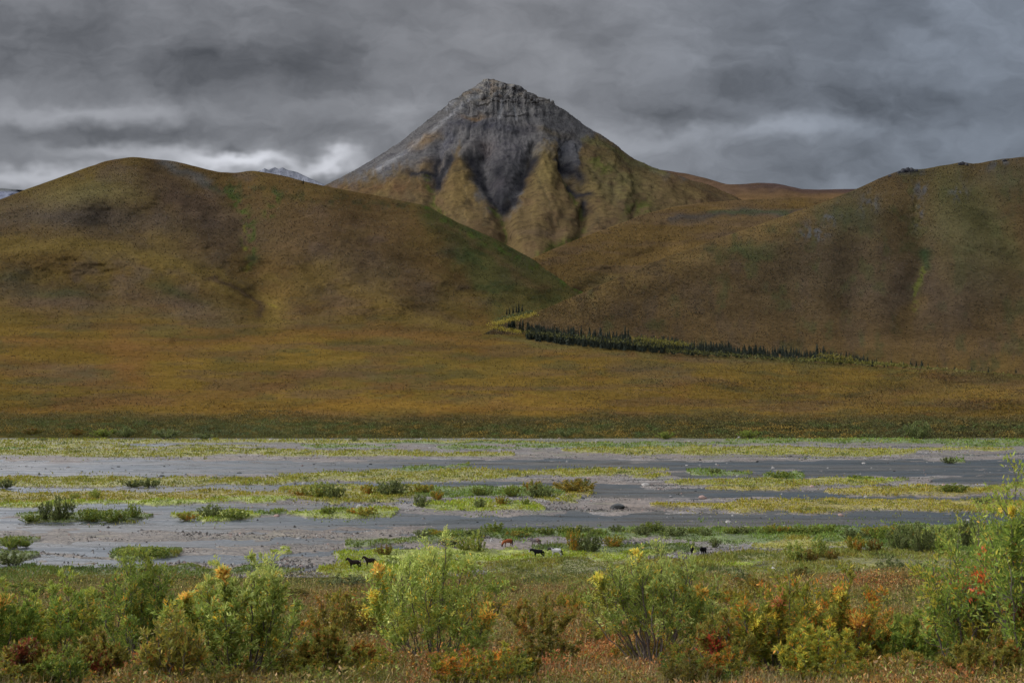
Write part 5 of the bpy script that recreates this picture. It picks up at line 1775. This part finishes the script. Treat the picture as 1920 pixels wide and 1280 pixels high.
# single bushes that stand out on the far bank
for (px, y, h, w, pal, lab) in [(1722, 824, 30, 74, 'dusk', 'large dark round bush on the far bank at the right'), (1405, 819, 12, 56, 'green', 'green bush on the far bank below the spruces'),
                                (195, 818, 13, 60, 'green', 'green bush on the far bank at the left'), (235, 819, 16, 64, 'dusk', 'dark bush on the far bank at the left'),
                                (310, 820, 14, 80, 'dusk', 'wide blue green bush on the far bank'), (380, 822, 9, 54, 'dusk', 'bright green bush at the foot of the far bank'),
                                (145, 816, 12, 40, 'olive', 'bronze bush on the far bank at the left'), (1060, 818, 12, 50, 'dusk', 'dark bush on the far bank at the centre'),
                                (1250, 822, 12, 50, 'green', 'green bush on the far bank left of the spruces below'), (60, 814, 12, 60, 'olive', 'bronze bush on the far bank near the left edge')]:
    D = 708
    x, yy, z = [float(q) for q in P(px, y, D)]
    H, R = h / FPX * D, w / 2 / FPX * D
    put_shrub('bank_shrub', (x, yy, z - .2), HF[pal], lab, None, _rs.uniform(0, 6), (R, R * .8, H * 1.1))

# ------------------------------------------------------------------ boulders
def rock_mat(name, rgb):
    return simple_mat(name, rgb, .9, 3.0, .45, .05)


RM = {'dark': rock_mat('dark_rock', (.050, .052, .050)), 'pale': rock_mat('pale_rock', (.27, .25, .225)), 'pink': rock_mat('pink_rock', (.26, .175, .145)), 'grey': rock_mat('grey_rock', (.20, .19, .185))}
RB = {}
for k in RM:
    RB[k] = []
    for i in range(3):
        me = boulder_mesh('boulder', 100 + i, 3, .62)
        me.materials.append(RM[k])
        RB[k].append(me)


def boulder(px, y, w, h, kind, label, group=None, i=None, name='boulder'):
    D = float(Dplane(y))
    x, yy, z = [float(q) for q in P(px, y, D)]
    o = bpy.data.objects.new(name, RB[kind][_rs.randint(3) if i is None else i])
    COL.objects.link(o)
    W_ = w / 2 / FPX * D
    H_ = h / FPX * D
    o.location = (x, yy + W_ * .4, -.02)
    o.scale = (W_ * 1.05, W_ * .8, H_ * .98)
    o.rotation_euler = (0, 0, _rs.uniform(-.4, .4))
    tag(o, label, 'boulder', group)


boulder(1158, 954, 30, 12, 'dark', 'big dark boulder alone in the shallow channel', i=0)
boulder(1092, 936, 11, 6, 'dark', 'dark rock at the right tip of the bushy bar')
boulder(1046, 938, 12, 7, 'grey', 'grey rock under the rounded dark bush')
boulder(1318, 935, 17, 8, 'pink', 'pinkish boulder in the grey channel', i=1)
boulder(1211, 910, 18, 6, 'pale', 'flat pale boulder left of the green topped bar')
boulder(1103, 899, 10, 5, 'pink', 'pinkish rock behind the golden clump')
boulder(1366, 980, 12, 6, 'pale', 'pale boulder in the near channel, left one')
boulder(1577, 967, 11, 6, 'pink', 'pinkish boulder in the near channel below the right bar')
boulder(1817, 978, 13, 6, 'pale', 'pale boulder in the near channel, close to the right shore')
boulder(1460, 986, 10, 5, 'dark', 'dark wet rock in the near channel')
boulder(1472, 987, 9, 4, 'grey', 'grey rock touching the dark wet one')
boulder(1162, 880, 10, 6, 'pale', 'pale rock on the gravel above the golden clump')
boulder(1420, 938, 12, 4, 'dark', 'dark flat rock right of the pinkish boulder')
boulder(1380, 936, 8, 4, 'grey', 'grey rock between the pinkish boulder and the dark flat one')
boulder(1258, 932, 7, 4, 'grey', 'small grey rock left of the pinkish boulder')
boulder(1624, 932, 9, 4, 'pale', 'white rock in the channel below the right bar')
boulder(1770, 911, 9, 5, 'pink', 'pink rock behind the right bar')
boulder(1523, 913, 10, 5, 'pink', 'pink rock below the green topped bar')
boulder(1290, 1001, 8, 4, 'grey', 'grey rock at the shore strip')
boulder(673, 952, 12, 8, 'pale', 'pale boulder behind the bar below the silvery bush', i=2)
boulder(720, 968, 8, 4, 'pale', 'pale stone in front of the bar below the silvery bush')
boulder(518, 968, 12, 5, 'pink', 'tan boulder between the middle islet and the next bar')
boulder(570, 908, 10, 6, 'pale', 'pale rock on the long left bar')
boulder(928, 951, 10, 5, 'pale', 'pale rock on the near grassy bar')
boulder(303, 893, 11, 4, 'dark', 'dark rock in the silver channel, widest one')
boulder(348, 891, 6, 4, 'dark', 'dark round rock in the silver channel')
boulder(448, 887, 10, 3, 'dark', 'dark flat rock in the silver channel')
boulder(73, 890, 6, 3, 'dark', 'dark rock in the silver channel at the left')
boulder(1420, 866, 6, 4, 'dark', 'dark rock on the far right channel')
boulder(1313, 873, 5, 3, 'grey', 'grey stone in the far right channel')
boulder(508, 826, 10, 5, 'pale', 'white rock below the far bank, left of centre')
boulder(246, 842, 8, 4, 'pale', 'white rock on the far left gravel')
boulder(938, 845, 8, 4, 'pale', 'white rock on the far gravel at the centre')
boulder(1386, 822, 6, 5, 'pale', 'upright white rock below the green bank bush')
boulder(1292, 828, 5, 3, 'pale', 'white stone below the far bank, small')
boulder(1120, 828, 9, 4, 'pale', 'white rock below the far bank, right of centre')
boulder(1620, 869, 8, 3, 'pale', 'flat white stone by the far right channel')
boulder(1010, 990, 8, 3, 'dark', 'dark drift rock on the grey mud')
boulder(935, 988, 10, 3, 'dark', 'dark wide drift rock on the grey mud')
boulder(895, 979, 5, 3, 'dark', 'small dark stone at the water edge of the mud')
boulder(1660, 940, 5, 3, 'pink', 'small pink stone on the nearest right bar')
boulder(995, 1052, 14, 3, 'pale', 'white gravel stone on the mud by the black horse')
for _ in range(46):
    y = 826 + _rs.rand() ** 1.2 * 60
    px = _rs.uniform(480, 1915)
    boulder(px, y, _rs.uniform(2.5, 6), _rs.uniform(1.6, 3), _rs.choice(['pale', 'pale', 'grey', 'pink']), 'small stone scattered on the far gravel', 'stones on the far gravel', name='stone')
for _ in range(40):
    y = 1012 + _rs.rand() * 22
    px = _rs.uniform(1240, 1700) if _rs.rand() < .6 else _rs.uniform(840, 1130)
    boulder(px, y, _rs.uniform(3, 7), _rs.uniform(2, 4), _rs.choice(['pale', 'pale', 'grey', 'pink']), 'small pale cobble on the strip of stones behind the near shore', 'cobbles behind the near shore', name='cobble')
for _ in range(44):
    y = _rs.uniform(864, 900) if _rs.rand() < .6 else _rs.uniform(905, 990)
    px = _rs.uniform(0, 700) if y < 900 else _rs.uniform(1100, 1900)
    boulder(px, y, _rs.uniform(3, 7), _rs.uniform(1.2, 2.4), _rs.choice(['dark', 'dark', 'grey']), 'small dark stone breaking the shallow water', 'stones in the shallows', name='stone')

# ------------------------------------------------------------------ horses
def horse_body(pose):
    """one continuous skinned surface; +X is towards the tail, head at -X; ground at z = 0"""
    nodes = {
        'pel': ((.50, 0, 1.14), .36), 'rump': ((.72, 0, 1.10), .29), 'loin': ((.20, 0, 1.12), .36), 'bar': ((-.10, 0, 1.08), .40), 'chest': ((-.42, 0, 1.08), .37), 'with': ((-.50, 0, 1.27), .26),
    }
    E = [('pel', 'rump'), ('pel', 'loin'), ('loin', 'bar'), ('bar', 'chest'), ('chest', 'with')]
    if pose == 'graze':
        nodes.update({'n1': ((-.80, 0, 1.06), .21), 'n2': ((-1.05, 0, .80), .15), 'poll': ((-1.22, 0, .52), .105), 'jaw': ((-1.24, 0, .36), .11), 'nose': ((-1.22, 0, .12), .062), 'muz': ((-1.21, 0, .04), .052)})
    elif pose == 'low':
        nodes.update({'n1': ((-.82, 0, 1.30), .21), 'n2': ((-1.08, 0, 1.38), .15), 'poll': ((-1.28, 0, 1.47), .095), 'jaw': ((-1.39, 0, 1.36), .105), 'nose': ((-1.50, 0, 1.09), .058), 'muz': ((-1.53, 0, 1.00), .052)})
    else:
        nodes.update({'n1': ((-.76, 0, 1.40), .21), 'n2': ((-.93, 0, 1.60), .14), 'poll': ((-1.06, 0, 1.76), .095), 'jaw': ((-1.18, 0, 1.66), .105), 'nose': ((-1.34, 0, 1.40), .058), 'muz': ((-1.38, 0, 1.31), .052)})
    E += [('chest', 'n1'), ('n1', 'n2'), ('n2', 'poll'), ('poll', 'jaw'), ('jaw', 'nose'), ('nose', 'muz')]
    pj = Vector(nodes['poll'][0])
    for s in (-1, 1):
        k = 'l' if s < 0 else 'r'
        st = .07 * s
        nodes['ear' + k] = ((pj.x + .02, .055 * s, pj.z + .10), .026)
        nodes['eart' + k] = ((pj.x + .01, .065 * s, pj.z + .19), .010)
        E += [('poll', 'ear' + k), ('ear' + k, 'eart' + k)]
        nodes['sh' + k] = ((-.52, .15 * s, .92), .135)
        nodes['el' + k] = ((-.47 + st, .16 * s, .74), .085)
        nodes['kn' + k] = ((-.50 + st * 1.6, .16 * s, .45), .050)
        nodes['fe' + k] = ((-.49 + st * 1.6, .16 * s, .17), .034)
        nodes['ho' + k] = ((-.53 + st * 1.6, .16 * s, .03), .052)
        E += [('chest', 'sh' + k), ('sh' + k, 'el' + k), ('el' + k, 'kn' + k), ('kn' + k, 'fe' + k), ('fe' + k, 'ho' + k)]
        nodes['hip' + k] = ((.68, .15 * s, .98), .17)
        nodes['st' + k] = ((.54 + st, .17 * s, .76), .12)
        nodes['hk' + k] = ((.82 - st, .16 * s, .50), .056)
        nodes['hf' + k] = ((.76 - st, .16 * s, .18), .036)
        nodes['hh' + k] = ((.72 - st, .16 * s, .03), .052)
        E += [('pel', 'hip' + k), ('hip' + k, 'st' + k), ('st' + k, 'hk' + k), ('hk' + k, 'hf' + k), ('hf' + k, 'hh' + k)]
    names = list(nodes)
    me = bpy.data.meshes.new('horse_skeleton')
    me.from_pydata([nodes[n][0] for n in names], [(names.index(a), names.index(b)) for a, b in E], [])
    ob = bpy.data.objects.new('horse_skeleton', me)
    COL.objects.link(ob)
    md = ob.modifiers.new('Skin', 'SKIN')
    md.use_smooth_shade = True
    for i, n in enumerate(names):
        r = nodes[n][1] * (1.12 if n in ('pel', 'rump', 'loin', 'bar', 'chest', 'with') else 1.3) * (1.25 if n in ('n1', 'n2', 'poll', 'jaw', 'nose', 'muz') else 1)
        sv = me.skin_vertices[0].data[i]
        sv.radius = (r, r)
        sv.use_root = (n == 'pel')
    ob.modifiers.new('Sub', 'SUBSURF').levels = 2
    bpy.context.view_layer.update()
    dg = bpy.context.evaluated_depsgraph_get()
    out = bpy.data.meshes.new_from_object(ob.evaluated_get(dg))
    out.name = 'horse_' + pose
    bpy.data.objects.remove(ob)
    z0 = min(v.co.z for v in out.vertices)
    for v in out.vertices:
        v.co.z -= z0
    return out, nodes


def strands(p0s, length, droop, n, w, seed):
    """hair as a mass of narrow blades"""
    rng = np.random.RandomState(seed)
    p0s = np.array(p0s)
    q = rng.rand(n) * (len(p0s) - 1)
    a = q.astype(int)
    p = p0s[a] + (p0s[np.minimum(a + 1, len(p0s) - 1)] - p0s[a]) * (q - a)[:, None]
    p = p + rng.normal(0, .02, (n, 3))
    d = rng.normal(0, .22, (n, 3)) + np.array(droop)
    return leaf_quads(p, d, length * rng.uniform(.6, 1.1, n), w, rng)


HB = {p: horse_body(p) for p in ('stand', 'low', 'graze')}


def horse_mat(name, kind):
    m, T = new_mat(name)
    tcn = T.n.new('ShaderNodeTexCoord').outputs['Object']
    s = T.n.new('ShaderNodeSeparateXYZ')
    T.l.new(tcn, s.inputs[0])
    n = T.noise(tcn, 7, 4, .6)
    if kind == 'bay':
        c = T.mix(T.rng(s.outputs[2], .5, .8, 0, 1), (.006, .005, .005, 1), (.018, .011, .009, 1))
    elif kind == 'black':
        c = T.mix(n, (.005, .005, .006, 1), (.010, .009, .010, 1))
    elif kind == 'blaze':
        c = T.mix(T.rng(s.outputs[0], -1.55, -1.50, 1, 0), (.006, .006, .007, 1), (.6, .58, .55, 1))
    elif kind == 'chestnut':
        c = T.mix(T.rng(s.outputs[2], .35, .8, 0, 1), (.055, .020, .010, 1), (.24, .075, .026, 1))
    elif kind == 'grey':
        c = T.mix(T.rng(s.outputs[0], -.95, -.70, 1, 0), T.mix(n, (.30, .29, .28, 1), (.60, .58, .55, 1)), (.035, .03, .03, 1))
    else:   # roan, brown behind, grey before, pale band between
        c0 = T.mix(T.rng(s.outputs[0], -.05, .25, 0, 1), (.17, .14, .14, 1), (.17, .085, .065, 1))
        c = T.mix(T.rng(n, .55, .62, 0, .8), c0, (.48, .44, .40, 1))
    b = T.n.new('ShaderNodeBsdfPrincipled')
    T.l.new(c, b.inputs['Base Color'])
    b.inputs['Roughness'].default_value = .8
    b.inputs['Specular IOR Level'].default_value = .12
    finish(T, b.outputs[0])
    return m


def horse(px, hoof_y, pose, kind, label, rz=0.0, sc=1.0, hair=(.006, .005, .005), zoff=0.0, D=None):
    me0, nd = HB[pose]
    D = D or float(Dplane(hoof_y))
    x, y, _ = [float(q) for q in P(px, hoof_y, D)]
    z = .30 + zoff
    e = empty('horse', (x, y, z), rz)
    e.scale = (sc,) * 3
    tag(e, label, 'horse', 'horses grazing by the river')
    me = me0.copy()
    me.materials.clear()
    me.materials.append(horse_mat('coat_' + kind, kind))
    link('body', me, None, e)
    hm = simple_mat('hair_' + kind, hair, .7, 10)
    cr = [(nd[k][0][0] + (.03 if k != 'poll' else 0), 0, nd[k][0][2] + nd[k][1] * .95) for k in ('with', 'n1', 'n2', 'poll')]
    v, f = strands(cr, .26, (.35, -.4, -.8), 500, .035, 3)
    link('mane', mesh_from('mane', v, f), hm, e)
    v, f = strands([(.93, 0, 1.22), (.99, 0, 1.08), (1.0, 0, .75)], .55, (.02, 0, -1.6), 420, .04, 4)
    link('tail', mesh_from('tail', v, f), hm, e)
    return e


horse(664, 1069, 'stand', 'bay', 'very dark horse standing on the bright green point by the mud', .12)
horse(694, 1065, 'stand', 'bay', 'dark brown horse half hidden by the yellow leaves of the pale willow', .25, .98)
horse(952, 1027, 'graze', 'chestnut', 'chestnut horse grazing before the green shore bushes', .55, 1.0, (.03, .014, .01))
horse(1003, 1026, 'low', 'roan', 'grey and brown patched horse beside the chestnut one', .2, 1.0, (.12, .10, .09))
horse(1009, 1048, 'low', 'blaze', 'black horse with a white nose on the meadow', .05, 1.0)
horse(1043, 1046, 'low', 'grey', 'whitish horse with a dark head behind the black white-nosed one', -.08, 1.0, (.02, .018, .018))
horse(1319, 1044, 'low', 'black', 'black horse seen from the rear beside the crown of the fanning willow', 1.05, 1.0)
horse(1298, 1043, 'low', 'black', 'black horse almost hidden behind the crown of the fanning willow', 1.4, .9)
